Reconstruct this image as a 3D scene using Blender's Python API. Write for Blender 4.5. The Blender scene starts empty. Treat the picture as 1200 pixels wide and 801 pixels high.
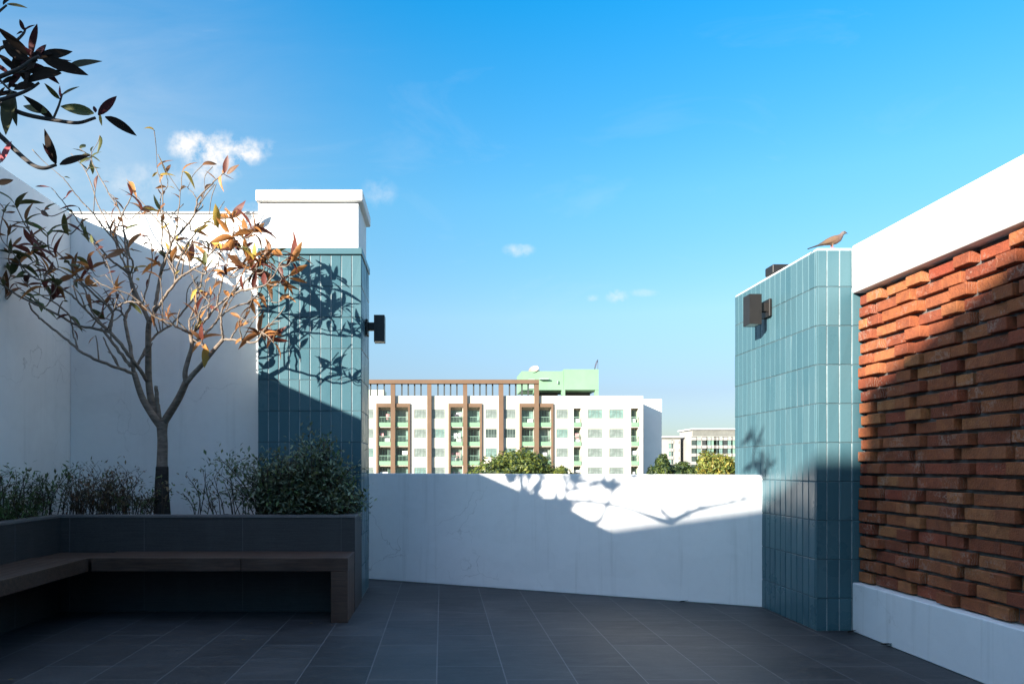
import bpy, bmesh, math, random
from mathutils import Vector, Matrix, noise as mnoise
R = math.radians
sc = bpy.context.scene
COL = sc.collection
# ---------------------------------------------------------------- camera, sky, sun, exposure
CAM_H = 1.2
FPX = 850.0                     # focal length in pixels of the 1200 px wide photograph
CX, CY = 518.0, 547.0           # vanishing point of the depth direction in the photograph
cd = bpy.data.cameras.new("camera")
cam = bpy.data.objects.new("camera", cd)
COL.objects.link(cam)
cam.location = (0, 0, CAM_H)
cam.rotation_euler = (R(90), 0, 0)
cd.sensor_width = 36.0
cd.lens = 36.0 * FPX / 1200.0
cd.shift_x = (600 - CX) / 1200.0
cd.shift_y = (CY - 400.5) / 1200.0
cd.clip_start = 0.05
cd.clip_end = 20000
sc.camera = cam

SUN = Vector((0.95, 1.0, -0.42)).normalized()      # direction the light travels
SUN_STRENGTH = 4.1
SKY_STRENGTH = 0.15
EXPOSURE = 1.95
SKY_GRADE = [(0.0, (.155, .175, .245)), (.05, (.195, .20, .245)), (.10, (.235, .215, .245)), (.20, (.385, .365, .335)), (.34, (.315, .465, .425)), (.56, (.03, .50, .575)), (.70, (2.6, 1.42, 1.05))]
sc.view_settings.view_transform = 'Standard'
sc.view_settings.look = 'None'
sc.view_settings.gamma = 1.0
sc.view_settings.use_curve_mapping = False
sc.view_settings.exposure = EXPOSURE
sl = bpy.data.lights.new("sun", 'SUN')
sl.energy = SUN_STRENGTH
sl.angle = R(0.5)
sl.color = (1.0, 0.93, 0.82)
so = bpy.data.objects.new("sun", sl)
COL.objects.link(so)
so.rotation_euler = SUN.to_track_quat('-Z', 'Y').to_euler()
so.location = (-8, -8, 12)

world = bpy.data.worlds.new("World")
sc.world = world
world.use_nodes = True
wn = world.node_tree
bgn = wn.nodes['Background']
sky = wn.nodes.new('ShaderNodeTexSky')
sky.sky_type = 'NISHITA'
sky.sun_disc = False
sky.sun_elevation = math.asin(-SUN.z)
sky.sun_rotation = math.atan2(-SUN.x, -SUN.y)
sky.altitude = 0
sky.air_density = 1.0
sky.dust_density = 0.6
sky.ozone_density = 2.2
bgn.inputs['Strength'].default_value = SKY_STRENGTH


def wmath(op, a, b=None, c=None, clamp=False):
    n = wn.nodes.new('ShaderNodeMath')
    n.operation = op
    n.use_clamp = clamp
    for i, v in enumerate((a, b, c)):
        if v is None:
            continue
        if isinstance(v, (int, float)):
            n.inputs[i].default_value = v
        else:
            wn.links.new(v, n.inputs[i])
    return n.outputs[0]


# small fair-weather clouds, placed by compass direction in the sky
tc = wn.nodes.new('ShaderNodeTexCoord')
sep = wn.nodes.new('ShaderNodeSeparateXYZ')
wn.links.new(tc.outputs['Generated'], sep.inputs[0])
ysafe = wmath('MAXIMUM', sep.outputs['Y'], 0.05)
gx = wmath('DIVIDE', sep.outputs['X'], ysafe)
gz = wmath('DIVIDE', sep.outputs['Z'], ysafe)
cmb = wn.nodes.new('ShaderNodeCombineXYZ')
wn.links.new(gx, cmb.inputs[0])
wn.links.new(gz, cmb.inputs[1])


def wnoise(scale, detail, rough=0.6):
    n = wn.nodes.new('ShaderNodeTexNoise')
    n.inputs['Scale'].default_value = scale
    n.inputs['Detail'].default_value = detail
    n.inputs['Roughness'].default_value = rough
    wn.links.new(cmb.outputs[0], n.inputs['Vector'])
    return n.outputs['Fac']


nbig = wnoise(26, 9, 0.66)
nfine = wnoise(60, 6, 0.65)
CLOUDS = [(-.345, .444, .042, .026, .9), (-.310, .432, .060, .036, 1.0), (-.275, .434, .042, .024, .9), (-.318, .412, .050, .028, .6), (-.335, .395, .05, .03, .35), (-.262, .440, .05, .018, .4),
          (-.088, .378, .030, .026, .22), (-.205, .374, .03, .012, .25), (.106, .299, .026, .012, .5), (.241, .235, .020, .012, .5),
          (.278, .240, .026, .007, .2), (.207, .233, .014, .006, .22), (-.40, .395, .10, .03, .22), (-.265, .345, .06, .03, .3)]
total = None
for (cx, cz, rx, rz, amt) in CLOUDS:
    dx = wmath('DIVIDE', wmath('SUBTRACT', gx, cx), rx)
    dz = wmath('DIVIDE', wmath('SUBTRACT', gz, cz), rz)
    d2 = wmath('ADD', wmath('MULTIPLY', dx, dx), wmath('MULTIPLY', dz, dz))
    core = wmath('SUBTRACT', 1.0, d2)
    v = wmath('MULTIPLY_ADD', wmath('SUBTRACT', nbig, 0.5), 4.6, wmath('MULTIPLY', core, 0.72))
    v = wmath('MULTIPLY_ADD', wmath('SUBTRACT', nfine, 0.5), .9, v)
    v = wmath('MULTIPLY', wmath('MULTIPLY', v, wmath('MAXIMUM', core, 0.0), None, True), amt)
    total = v if total is None else wmath('MAXIMUM', total, v)
front = wmath('GREATER_THAN', sep.outputs['Y'], 0.1)
# thin high veil of cirrus in the upper left of the view (towards the north-west)
vx = wmath('DIVIDE', wmath('ADD', gx, .56), .30)
vz = wmath('DIVIDE', wmath('SUBTRACT', gz, .42), .22)
veil = wmath('EXPONENT', wmath('MULTIPLY', wmath('ADD', wmath('MULTIPLY', vx, vx), wmath('MULTIPLY', vz, vz)), -1.0))
wisp = wn.nodes.new('ShaderNodeTexNoise')
wisp.inputs['Scale'].default_value = 3.2
wisp.inputs['Detail'].default_value = 9
wisp.inputs['Roughness'].default_value = .62
wisp.inputs['Distortion'].default_value = .8
wmap = wn.nodes.new('ShaderNodeMapping')
wmap.inputs['Scale'].default_value = (1.0, 2.6, 1)
wmap.inputs['Rotation'].default_value = (0, 0, R(25))
wn.links.new(cmb.outputs[0], wmap.inputs[0])
wn.links.new(wmap.outputs[0], wisp.inputs['Vector'])
veil = wmath('MULTIPLY', veil, wmath('MULTIPLY_ADD', wisp.outputs['Fac'], .55, .06))
faint = wmath('MULTIPLY', wmath('MAXIMUM', wmath('SUBTRACT', wisp.outputs['Fac'], .56), 0.0), .35)
total = wmath('ADD', wmath('ADD', total, veil), faint)
total = wmath('MULTIPLY', total, front, None, True)
hs = wn.nodes.new('ShaderNodeHueSaturation')
hs.inputs['Saturation'].default_value = 1.2
hs.inputs['Value'].default_value = 1.0
wn.links.new(sky.outputs[0], hs.inputs['Color'])
mx = wn.nodes.new('ShaderNodeMixRGB')
wn.links.new(total, mx.inputs[0])
# sky tinted deeper upward; zenith out of view brightened as added fill for shade
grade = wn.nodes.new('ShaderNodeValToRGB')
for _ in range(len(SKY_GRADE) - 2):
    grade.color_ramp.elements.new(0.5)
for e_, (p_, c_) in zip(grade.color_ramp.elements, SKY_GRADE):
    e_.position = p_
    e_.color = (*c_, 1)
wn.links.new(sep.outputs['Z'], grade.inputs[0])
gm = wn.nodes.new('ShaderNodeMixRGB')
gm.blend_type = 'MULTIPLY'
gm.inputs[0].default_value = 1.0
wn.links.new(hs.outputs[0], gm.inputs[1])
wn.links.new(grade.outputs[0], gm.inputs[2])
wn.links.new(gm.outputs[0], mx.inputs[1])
mx.inputs[2].default_value = (1.85, 1.83, 1.82, 1)
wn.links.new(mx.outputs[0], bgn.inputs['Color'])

# ---------------------------------------------------------------- helpers


def P(px, py, Y):
    """point of the place seen at (px, py) of the photograph, Y metres ahead"""
    return Vector(((px - CX) / FPX * Y, Y, CAM_H - (py - CY) / FPX * Y))


def link(o, parent=None):
    COL.objects.link(o)
    if parent:
        o.parent = parent
    return o


def mesh_obj(name, bm, mats, parent=None, smooth=False, recalc=True):
    if recalc:
        bmesh.ops.recalc_face_normals(bm, faces=bm.faces)
    me = bpy.data.meshes.new(name)
    bm.to_mesh(me)
    bm.free()
    for m in (mats if isinstance(mats, (list, tuple)) else [mats]):
        me.materials.append(m)
    if smooth:
        for p in me.polygons:
            p.use_smooth = True
    o = bpy.data.objects.new(name, me)
    return link(o, parent)


def tag(o, label=None, cat=None, group=None, kind=None):
    if label:
        o['label'] = label
    if cat:
        o['category'] = cat
    if group:
        o['group'] = group
    if kind:
        o['kind'] = kind
    return o


def thing(name, label, cat, loc=(0, 0, 0), group=None):
    o = bpy.data.objects.new(name, None)
    o.empty_display_size = 0.2
    o.location = loc
    link(o)
    return tag(o, label, cat, group)


def sub(o, loc):
    return (loc[0] - o.location.x, loc[1] - o.location.y, loc[2] - o.location.z)


def box(bm, x0, x1, y0, y1, z0, z1, mi=0, bevel=0.0, seg=1):
    vs = [bm.verts.new(p) for p in ((x0, y0, z0), (x1, y0, z0), (x1, y1, z0), (x0, y1, z0),
                                    (x0, y0, z1), (x1, y0, z1), (x1, y1, z1), (x0, y1, z1))]
    fs = [bm.faces.new([vs[i] for i in f]) for f in
          ((0, 3, 2, 1), (4, 5, 6, 7), (0, 1, 5, 4), (1, 2, 6, 5), (2, 3, 7, 6), (3, 0, 4, 7))]
    for f in fs:
        f.material_index = mi
    if bevel > 0:
        es = list({e for f in fs for e in f.edges})
        r = bmesh.ops.bevel(bm, geom=es, offset=bevel, segments=seg, affect='EDGES', profile=0.5)
        for f in r['faces']:
            f.material_index = mi
    return vs


def prism(bm, pts, z0, z1, mi=0):
    lo = [bm.verts.new((x, y, z0)) for x, y in pts]
    hi = [bm.verts.new((x, y, z1)) for x, y in pts]
    n = len(pts)
    fs = [bm.faces.new(lo[::-1]), bm.faces.new(hi)]
    for i in range(n):
        fs.append(bm.faces.new((lo[i], lo[(i + 1) % n], hi[(i + 1) % n], hi[i])))
    for f in fs:
        f.material_index = mi
    return fs


def catmull(pts, n=4):
    if len(pts) < 3:
        return [p.copy() for p in pts]
    out = []
    q = [pts[0] * 2 - pts[1]] + list(pts) + [pts[-1] * 2 - pts[-2]]
    for i in range(1, len(q) - 2):
        p0, p1, p2, p3 = q[i - 1], q[i], q[i + 1], q[i + 2]
        for k in range(n):
            t = k / n
            out.append(0.5 * ((2 * p1) + (p2 - p0) * t + (2 * p0 - 5 * p1 + 4 * p2 - p3) * t * t + (3 * p1 - p0 - 3 * p2 + p3) * t ** 3))
    out.append(pts[-1].copy())
    return out


def tube(bm, pts, r0, r1, sides=6, mi=0, cap=True, rs=None):
    n = len(pts)
    rings = []
    prev = None
    for i, p in enumerate(pts):
        d = (pts[min(i + 1, n - 1)] - pts[max(i - 1, 0)])
        if d.length < 1e-9:
            d = Vector((0, 0, 1))
        d.normalize()
        if prev is None:
            a = Vector((1, 0, 0)) if abs(d.x) < .8 else Vector((0, 1, 0))
            u = d.cross(a).normalized()
        else:
            u = (prev - d * prev.dot(d))
            u = u.normalized() if u.length > 1e-6 else d.orthogonal().normalized()
        prev = u
        v = d.cross(u)
        r = rs[i] if rs else r0 + (r1 - r0) * i / max(n - 1, 1)
        rings.append([bm.verts.new(p + (u * math.cos(2 * math.pi * k / sides) + v * math.sin(2 * math.pi * k / sides)) * r) for k in range(sides)])
    for a, b in zip(rings, rings[1:]):
        for k in range(sides):
            f = bm.faces.new((a[k], a[(k + 1) % sides], b[(k + 1) % sides], b[k]))
            f.material_index = mi
            f.smooth = True
    if cap:
        f = bm.faces.new(rings[0][::-1])
        f.material_index = mi
        f = bm.faces.new(rings[-1])
        f.material_index = mi


def leaf(bm, base, d, up, L, W, droop=0.2, fold=0.25, mi=0, n=5, twist=0.0):
    """a folded, curved, pointed leaf as a two-sided strip"""
    d = d.normalized()
    s = d.cross(up)
    s = s.normalized() if s.length > 1e-4 else d.orthogonal().normalized()
    u = s.cross(d).normalized()
    rows = []
    for i in range(n + 1):
        t = i / n
        w = W * 0.5 * max(0.06, math.sin(math.pi * min(1, (t ** 0.85) * 0.97 + 0.03)) ** 0.8)
        if i == n:
            w = W * 0.02
        c = base + d * (L * t) - u * (droop * L * t * t)
        tw = twist * t
        s2 = s * math.cos(tw) + u * math.sin(tw)
        u2 = u * math.cos(tw) - s * math.sin(tw)
        rows.append((bm.verts.new(c - s2 * w + u2 * w * fold), bm.verts.new(c), bm.verts.new(c + s2 * w + u2 * w * fold)))
    for a, b in zip(rows, rows[1:]):
        for k in (0, 1):
            f = bm.faces.new((a[k], a[k + 1], b[k + 1], b[k]))
            f.material_index = mi
            f.smooth = True


# ---------------------------------------------------------------- materials
class NT:
    def __init__(self, name):
        self.m = bpy.data.materials.new(name)
        self.m.use_nodes = True
        self.t = self.m.node_tree
        self.b = self.t.nodes['Principled BSDF']

    def n(self, typ, **kw):
        x = self.t.nodes.new(typ)
        for k, v in kw.items():
            setattr(x, k, v)
        return x

    def l(self, a, b):
        self.t.links.new(a, b)

    def coord(self, which='Object', scale=(1, 1, 1), rot=(0, 0, 0), loc=(0, 0, 0)):
        c = self.n('ShaderNodeTexCoord')
        mp = self.n('ShaderNodeMapping')
        mp.inputs['Scale'].default_value = scale
        mp.inputs['Rotation'].default_value = rot
        mp.inputs['Location'].default_value = loc
        self.l(c.outputs[which], mp.inputs[0])
        return mp.outputs[0]

    def noise(self, vec, scale, detail=4, rough=.6, dist=0):
        x = self.n('ShaderNodeTexNoise')
        x.inputs['Scale'].default_value = scale
        x.inputs['Detail'].default_value = detail
        x.inputs['Roughness'].default_value = rough
        x.inputs['Distortion'].default_value = dist
        if vec is not None:
            self.l(vec, x.inputs['Vector'])
        return x.outputs['Fac']

    def ramp(self, fac, stops):
        x = self.n('ShaderNodeValToRGB')
        while len(x.color_ramp.elements) < len(stops):
            x.color_ramp.elements.new(0.5)
        for e, (p, c) in zip(x.color_ramp.elements, stops):
            e.position = p
            e.color = (*c, 1) if len(c) == 3 else c
        self.l(fac, x.inputs[0])
        return x.outputs[0]

    def mix(self, fac, a, b, mode='MIX'):
        x = self.n('ShaderNodeMixRGB', blend_type=mode)
        for i, v in enumerate((fac, a, b)):
            if isinstance(v, (int, float)):
                x.inputs[i].default_value = v
            elif isinstance(v, tuple):
                x.inputs[i].default_value = (*v, 1) if len(v) == 3 else v
            else:
                self.l(v, x.inputs[i])
        return x.outputs[0]

    def math(self, op, a, b=None, clamp=False):
        x = self.n('ShaderNodeMath', operation=op)
        x.use_clamp = clamp
        for i, v in enumerate((a, b)):
            if v is None:
                continue
            if isinstance(v, (int, float)):
                x.inputs[i].default_value = v
            else:
                self.l(v, x.inputs[i])
        return x.outputs[0]

    def color(self, v):
        if isinstance(v, tuple):
            self.b.inputs['Base Color'].default_value = (*v, 1)
        else:
            self.l(v, self.b.inputs['Base Color'])

    def rough(self, v):
        if isinstance(v, (int, float)):
            self.b.inputs['Roughness'].default_value = v
        else:
            self.l(v, self.b.inputs['Roughness'])

    def spec(self, v):
        self.b.inputs['Specular IOR Level'].default_value = v

    def bump(self, h, strength=.3, dist=.01):
        x = self.n('ShaderNodeBump')
        x.inputs['Strength'].default_value = strength
        x.inputs['Distance'].default_value = dist
        self.l(h, x.inputs['Height'])
        self.l(x.outputs[0], self.b.inputs['Normal'])

    def island(self):
        return self.n('ShaderNodeNewGeometry').outputs['Random Per Island']


def plain(name, col, rough=.6, var=.15, scale=8, metallic=0, spec=.5):
    k = NT(name)
    v = k.noise(k.coord(), scale, 5)
    lo = tuple(c * (1 - var) for c in col)
    hi = tuple(min(1, c * (1 + var)) for c in col)
    k.color(k.ramp(v, [(.3, lo), (.7, hi)]))
    k.rough(rough)
    k.spec(spec)
    k.b.inputs['Metallic'].default_value = metallic
    return k.m


def white_render(name, base=(.74, .74, .72), stain=.35, drip=True, bump=.12):
    k = NT(name)
    co = k.coord()
    big = k.noise(co, .7, 5, .6)
    fine = k.noise(co, 14, 6, .65)
    streak = k.noise(k.coord(scale=(7, 7, .35)), 1.6, 5, .6)
    c = k.ramp(big, [(.3, tuple(x * .90 for x in base)), (.65, base)])
    c = k.mix(k.ramp(fine, [(.45, (0, 0, 0)), (.8, (.25, .25, .25))]), c, tuple(x * .8 for x in base))
    if drip:
        f = k.ramp(streak, [(.56, (0, 0, 0)), (.8, (stain, stain, stain))])
        c = k.mix(f, c, (.36, .36, .34))
    vo = k.n('ShaderNodeTexVoronoi', feature='DISTANCE_TO_EDGE')
    vo.inputs['Scale'].default_value = .55
    wob = k.n('ShaderNodeVectorMath', operation='ADD')
    nz = k.n('ShaderNodeTexNoise')
    nz.inputs['Scale'].default_value = 2.2
    nz.inputs['Detail'].default_value = 6
    k.l(co, nz.inputs['Vector'])
    k.l(nz.outputs['Color'], wob.inputs[0])
    k.l(co, wob.inputs[1])
    k.l(wob.outputs[0], vo.inputs['Vector'])
    ck = k.math('MULTIPLY', k.ramp(vo.outputs['Distance'], [(0, (.55, .55, .55)), (.0035, (0, 0, 0))]), k.ramp(k.noise(co, .9, 3), [(.48, (0, 0, 0)), (.6, (1, 1, 1))]))
    c = k.mix(ck, c, (.30, .29, .28))
    pat = k.noise(k.coord(scale=(1, 1, 1.6)), 1.9, 3, .45, .6)
    c = k.mix(k.ramp(pat, [(.52, (0, 0, 0)), (.56, (.16, .16, .16))]), c, tuple(min(1, x * 1.08) for x in base))
    k.color(c)
    k.rough(.85)
    k.spec(.25)
    k.bump(k.mix(.5, k.noise(co, 60, 4), k.noise(co, 5, 3)), bump, .006)
    return k.m


M = {}
M['white'] = white_render('white_render', base=(.85, .845, .83), stain=.18)
M['white_parapet'] = white_render('white_parapet_paint', base=(.80, .80, .80), stain=.34)
M['white_cap'] = white_render('white_cap_paint', base=(.8, .8, .78), stain=.12)
M['white_plinth'] = white_render('white_plinth_paint', base=(.72, .73, .74), stain=.5, bump=.25)


def floor_mat():
    k = NT('slate_floor_tiles')
    co = k.coord(rot=(0, 0, R(90)), loc=(.1, .03, 0))
    br = k.n('ShaderNodeTexBrick')
    br.offset = .35
    br.inputs['Scale'].default_value = 1
    br.inputs['Mortar Size'].default_value = .0035
    br.inputs['Mortar Smooth'].default_value = .2
    br.inputs['Brick Width'].default_value = .80
    br.inputs['Row Height'].default_value = .392
    br.inputs['Color1'].default_value = (0, 0, 0, 1)
    br.inputs['Color2'].default_value = (1, 1, 1, 1)
    br.inputs['Mortar'].default_value = (.5, .5, .5, 1)
    k.l(co, br.inputs['Vector'])
    streak = k.mix(.5, k.noise(k.coord(scale=(1.0, 3.2, 1)), 2.6, 9, .72, .9), k.noise(k.coord(scale=(.8, 7, 1), rot=(0, 0, R(7))), 3.1, 9, .75, 1.2))
    cloud = k.noise(k.coord(), 1.3, 5, .6)
    fine = k.noise(k.coord(scale=(1, 3, 1)), 38, 6, .7)
    c = k.ramp(streak, [(.38, (.011, .0135, .016)), (.5, (.021, .025, .028)), (.64, (.048, .054, .059))])
    c = k.mix(k.ramp(cloud, [(.42, (0, 0, 0)), (.70, (.6, .6, .6))]), c, (.062, .063, .066))
    c = k.mix(.3, c, k.ramp(fine, [(.35, (.028, .03, .033)), (.7, (.085, .088, .092))]))
    spk = k.noise(k.coord(), 55, 3, .6)
    c = k.mix(k.ramp(spk, [(.68, (0, 0, 0)), (.74, (.5, .5, .5))]), c, (.13, .13, .125))
    wet = k.noise(k.coord(loc=(3, 1, 0)), .85, 4, .55, .5)
    c = k.mix(k.ramp(wet, [(.55, (0, 0, 0)), (.60, (.35, .35, .35))]), c, (.016, .019, .022))
    tone = k.ramp(br.outputs['Color'], [(0, (.70, .71, .73)), (1, (1.16, 1.16, 1.14))])
    c = k.mix(1.0, c, tone, 'MULTIPLY')
    c = k.mix(br.outputs['Fac'], c, (.105, .11, .115))
    k.color(c)
    k.rough(k.ramp(streak, [(.3, (.42, .42, .42)), (.7, (.68, .68, .68))]))
    k.spec(.4)
    h = k.mix(br.outputs['Fac'], k.mix(.35, streak, fine), (0, 0, 0))
    k.bump(h, .35, .006)
    return k.m


M['floor'] = floor_mat()


def glaze_mat():
    k = NT('teal_glazed_tile')
    isl = k.island()
    co = k.coord()
    n1 = k.noise(co, 3.5, 5)
    c = k.ramp(isl, [(0, (.044, .106, .131)), (.5, (.053, .119, .144)), (1, (.068, .138, .162))])
    c = k.mix(k.ramp(n1, [(.4, (0, 0, 0)), (.75, (.35, .35, .35))]), c, (.062, .128, .15))
    mott = k.noise(co, 70, 4)
    c = k.mix(k.ramp(mott, [(.5, (0, 0, 0)), (.8, (.25, .25, .25))]), c, (.035, .085, .11))
    k.color(c)
    k.rough(k.ramp(n1, [(.3, (.24, .24, .24)), (.7, (.38, .38, .38))]))
    k.spec(.22)
    k.bump(k.mix(.4, k.noise(co, 9, 3), mott), .10, .006)
    return k.m


M['glaze'] = glaze_mat()
M['grout'] = plain('pale_grout', (.29, .34, .355), .9, .2, 30, spec=.2)
M['joint'] = plain('dark_joint', (.06, .10, .115), .9, .2, 20, spec=.2)


def brick_mat():
    k = NT('rustic_brick')
    isl = k.island()
    co = k.coord()
    c = k.ramp(isl, [(0, (.20, .046, .026)), (.25, (.33, .105, .040)), (.5, (.24, .062, .032)), (.75, (.40, .150, .058)), (1, (.28, .060, .032))])
    n1 = k.noise(co, 16, 6, .7)
    c = k.mix(k.ramp(n1, [(.42, (0, 0, 0)), (.7, (.55, .55, .55))]), c, (.12, .036, .026))
    # pale lime scratches in patches
    wv = k.n('ShaderNodeTexWave')
    wv.inputs['Scale'].default_value = 20
    wv.inputs['Distortion'].default_value = 9
    wv.inputs['Detail'].default_value = 3
    k.l(k.coord(scale=(1, 1.6, 1.4), rot=(R(50), 0, 0)), wv.inputs['Vector'])
    patch = k.noise(co, 4.2, 4, .6)
    sel = k.math('MULTIPLY', k.ramp(wv.outputs['Fac'], [(.66, (0, 0, 0)), (.9, (.8, .8, .8))]), k.ramp(patch, [(.5, (0, 0, 0)), (.64, (.62, .62, .62))]))
    c = k.mix(sel, c, (.40, .27, .21))
    spots = k.noise(co, 130, 3, .6)
    c = k.mix(k.ramp(spots, [(.56, (0, 0, 0)), (.75, (.45, .45, .45))]), c, (.09, .035, .025))
    k.color(c)
    k.rough(.88)
    k.spec(.2)
    k.bump(k.mix(.5, n1, k.noise(co, 90, 5)), 1.0, .012)
    return k.m


M['brick'] = brick_mat()
M['mortar'] = plain('grey_mortar', (.14, .13, .122), .95, .3, 25, spec=.1)


def wood_mat():
    k = NT('dark_timber_bench')
    g = k.noise(k.coord(scale=(1.2, 14, 14)), 3.2, 7, .65, .8)
    c = k.ramp(g, [(.3, (.026, .012, .007)), (.5, (.048, .024, .014)), (.72, (.088, .048, .030))])
    w = k.noise(k.coord(), 2.2, 5)
    c = k.mix(k.ramp(w, [(.45, (0, 0, 0)), (.75, (.45, .45, .45))]), c, (.095, .065, .050))
    k.color(c)
    k.rough(.62)
    k.bump(g, .3, .004)
    return k.m


M['wood'] = wood_mat()


def granite_mat(name='grey_cladding_tile', base=.034):
    k = NT(name)
    ln = k.noise(k.coord(scale=(2, 2, 60)), 2.2, 5, .6)
    sp = k.noise(k.coord(), 70, 4)
    c = k.ramp(ln, [(.35, (base * .74, base * .71, base * .70)), (.65, (base * 1.28, base * 1.22, base * 1.18))])
    c = k.mix(.3, c, k.ramp(sp, [(.4, (base * .6,) * 3), (.7, (base * 1.5,) * 3)]))
    d = k.noise(k.coord(scale=(3, 3, .8)), 2, 5)
    c = k.mix(k.ramp(d, [(.5, (0, 0, 0)), (.8, (.4, .4, .4))]), c, (base * 1.9, base * 1.9, base * 1.85))
    k.color(c)
    k.rough(.6)
    k.bump(sp, .1, .003)
    return k.m


M['granite'] = granite_mat()
M['granite_top'] = granite_mat('grey_coping_stone', .12)
M['tilejoint'] = plain('cladding_joint', (.10, .10, .10), .9, .2)
M['soil'] = plain('planter_soil', (.045, .032, .022), .95, .5, 20, spec=.1)
M['lampmetal'] = plain('dark_bronze_metal', (.012, .010, .009), .45, .2, 20, spec=.5)
M['lamplens'] = plain('frosted_lens', (.75, .70, .60), .3, .05)


def bark_mat(name, lo, hi, ring=True):
    k = NT(name)
    co = k.coord(scale=(6, 6, 26))
    a = k.noise(co, 1.4, 6, .7)
    c = k.ramp(a, [(.32, lo), (.68, hi)])
    b = k.noise(k.coord(), 30, 4)
    c = k.mix(k.ramp(b, [(.55, (0, 0, 0)), (.75, (.5, .5, .5))]), c, tuple(x * .5 for x in lo))
    k.color(c)
    k.rough(.85)
    k.spec(.2)
    k.bump(k.mix(.5, a, b), .5, .006)
    return k.m


M['bark'] = bark_mat('grey_tan_bark', (.115, .088, .070), (.27, .215, .17))
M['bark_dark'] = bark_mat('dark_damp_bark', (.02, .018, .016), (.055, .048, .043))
M['bark_shade'] = bark_mat('dark_grey_bark', (.040, .036, .034), (.10, .088, .080))


def leaf_mat(name, col, back=None, trans=.25, rough=.5, var=.4, spec=.35):
    k = NT(name)
    isl = k.island()
    lo = tuple(c * (1 - var) for c in col)
    hi = tuple(min(1, c * (1 + var)) for c in col)
    c = k.ramp(isl, [(0, lo), (1, hi)])
    bl = k.noise(k.coord(), 45, 4)
    c = k.mix(k.ramp(bl, [(.5, (0, 0, 0)), (.75, (.55, .55, .55))]), c, tuple(x * .5 for x in col))
    k.color(c)
    k.rough(rough)
    k.spec(spec)
    tr = k.n('ShaderNodeBsdfTranslucent')
    k.l(c, tr.inputs[0])
    ms = k.n('ShaderNodeMixShader')
    ms.inputs[0].default_value = trans
    k.l(k.b.outputs[0], ms.inputs[1])
    k.l(tr.outputs[0], ms.inputs[2])
    out = [x for x in k.t.nodes if x.type == 'OUTPUT_MATERIAL'][0]
    k.l(ms.outputs[0], out.inputs['Surface'])
    return k.m


M['leaf_olive'] = leaf_mat('olive_leaf', (.085, .090, .028))
M['leaf_brown'] = leaf_mat('brown_dry_leaf', (.21, .095, .040), trans=.35)
M['leaf_red'] = leaf_mat('maroon_leaf', (.13, .035, .024), trans=.3)
M['leaf_orange'] = leaf_mat('orange_leaf', (.44, .19, .06), trans=.35)
M['leaf_yellow'] = leaf_mat('yellow_leaf', (.44, .30, .06), trans=.35)
M['leaf_dark'] = leaf_mat('dark_maroon_green_leaf', (.022, .015, .011), trans=.10, rough=.8, spec=.08)
M['leaf_green'] = leaf_mat('small_green_leaf', (.095, .15, .05))
M['leaf_grey'] = leaf_mat('grey_green_leaf', (.19, .235, .155), rough=.55)
M['leaf_dry'] = leaf_mat('dry_twig_leaf', (.17, .125, .065))
M['twig'] = plain('dark_twig', (.085, .064, .048), .9, .3, 30, spec=.1)

# ---------------------------------------------------------------- ground far below and the terrace floor
GZ = -16.0


def ground_mat():
    k = NT('city_ground')
    a = k.noise(k.coord(), .02, 6)
    b = k.noise(k.coord(), .4, 5)
    c = k.ramp(a, [(.35, (.05, .07, .03)), (.5, (.12, .11, .08)), (.65, (.07, .07, .065))])
    k.color(k.mix(.3, c, k.ramp(b, [(.3, (.04, .05, .025)), (.7, (.13, .12, .1))])))
    k.rough(.95)
    return k.m


bm = bmesh.new()
v = [bm.verts.new(p) for p in ((-9000, -9000, GZ), (9000, -9000, GZ), (9000, 9000, GZ), (-9000, 9000, GZ))]
bm.faces.new(v)
tag(mesh_obj('ground', bm, ground_mat()), kind='structure')

bm = bmesh.new()
prism(bm, [(-4.1, -9.4), (4.0, -9.4), (4.0, 7.4), (3.3, 6.1), (-1.0, 8.1), (-4.1, 8.1)], -.45, 0)
tag(mesh_obj('terrace_floor', bm, M['floor']), kind='structure')

# ---------------------------------------------------------------- walls
XW = -3.59
bm = bmesh.new()
# one mesh with a step in its top: low along the terrace, high by the back corner
pts = [(-9.0, 0.0), (8.0, 0.0), (8.0, 3.645), (5.1, 3.645), (5.1, 2.9), (-9.0, 2.9)]
a = [bm.verts.new((XW - .22, y, z)) for y, z in pts]
b = [bm.verts.new((XW, y, z)) for y, z in pts]
bm.faces.new(a)
bm.faces.new(b[::-1])
for i in range(6):
    bm.faces.new((a[i], b[i], b[(i + 1) % 6], a[(i + 1) % 6]))
tag(mesh_obj('boundary_wall', bm, M['white']), 'tall white wall on the left, its top sloping down towards the dry tree', 'wall')

bm = bmesh.new()
box(bm, XW + .003, -1.672, 7.0, 7.22, 0, 3.64)
w2 = thing('garden_wall', 'white back wall behind the bare tree, sunlit along its top', 'wall', (-2.6, 7.1, 0))
o = mesh_obj('wall', bm, M['white'], w2)
o.location = sub(w2, (0, 0, 0))
bm = bmesh.new()
box(bm, XW + .003, -1.672, 6.985, 7.235, 3.643, 3.66)
o = mesh_obj('coping', bm, plain('weathered_coping', (.33, .33, .33), .8), w2)
o.location = sub(w2, (0, 0, 0))

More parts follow.
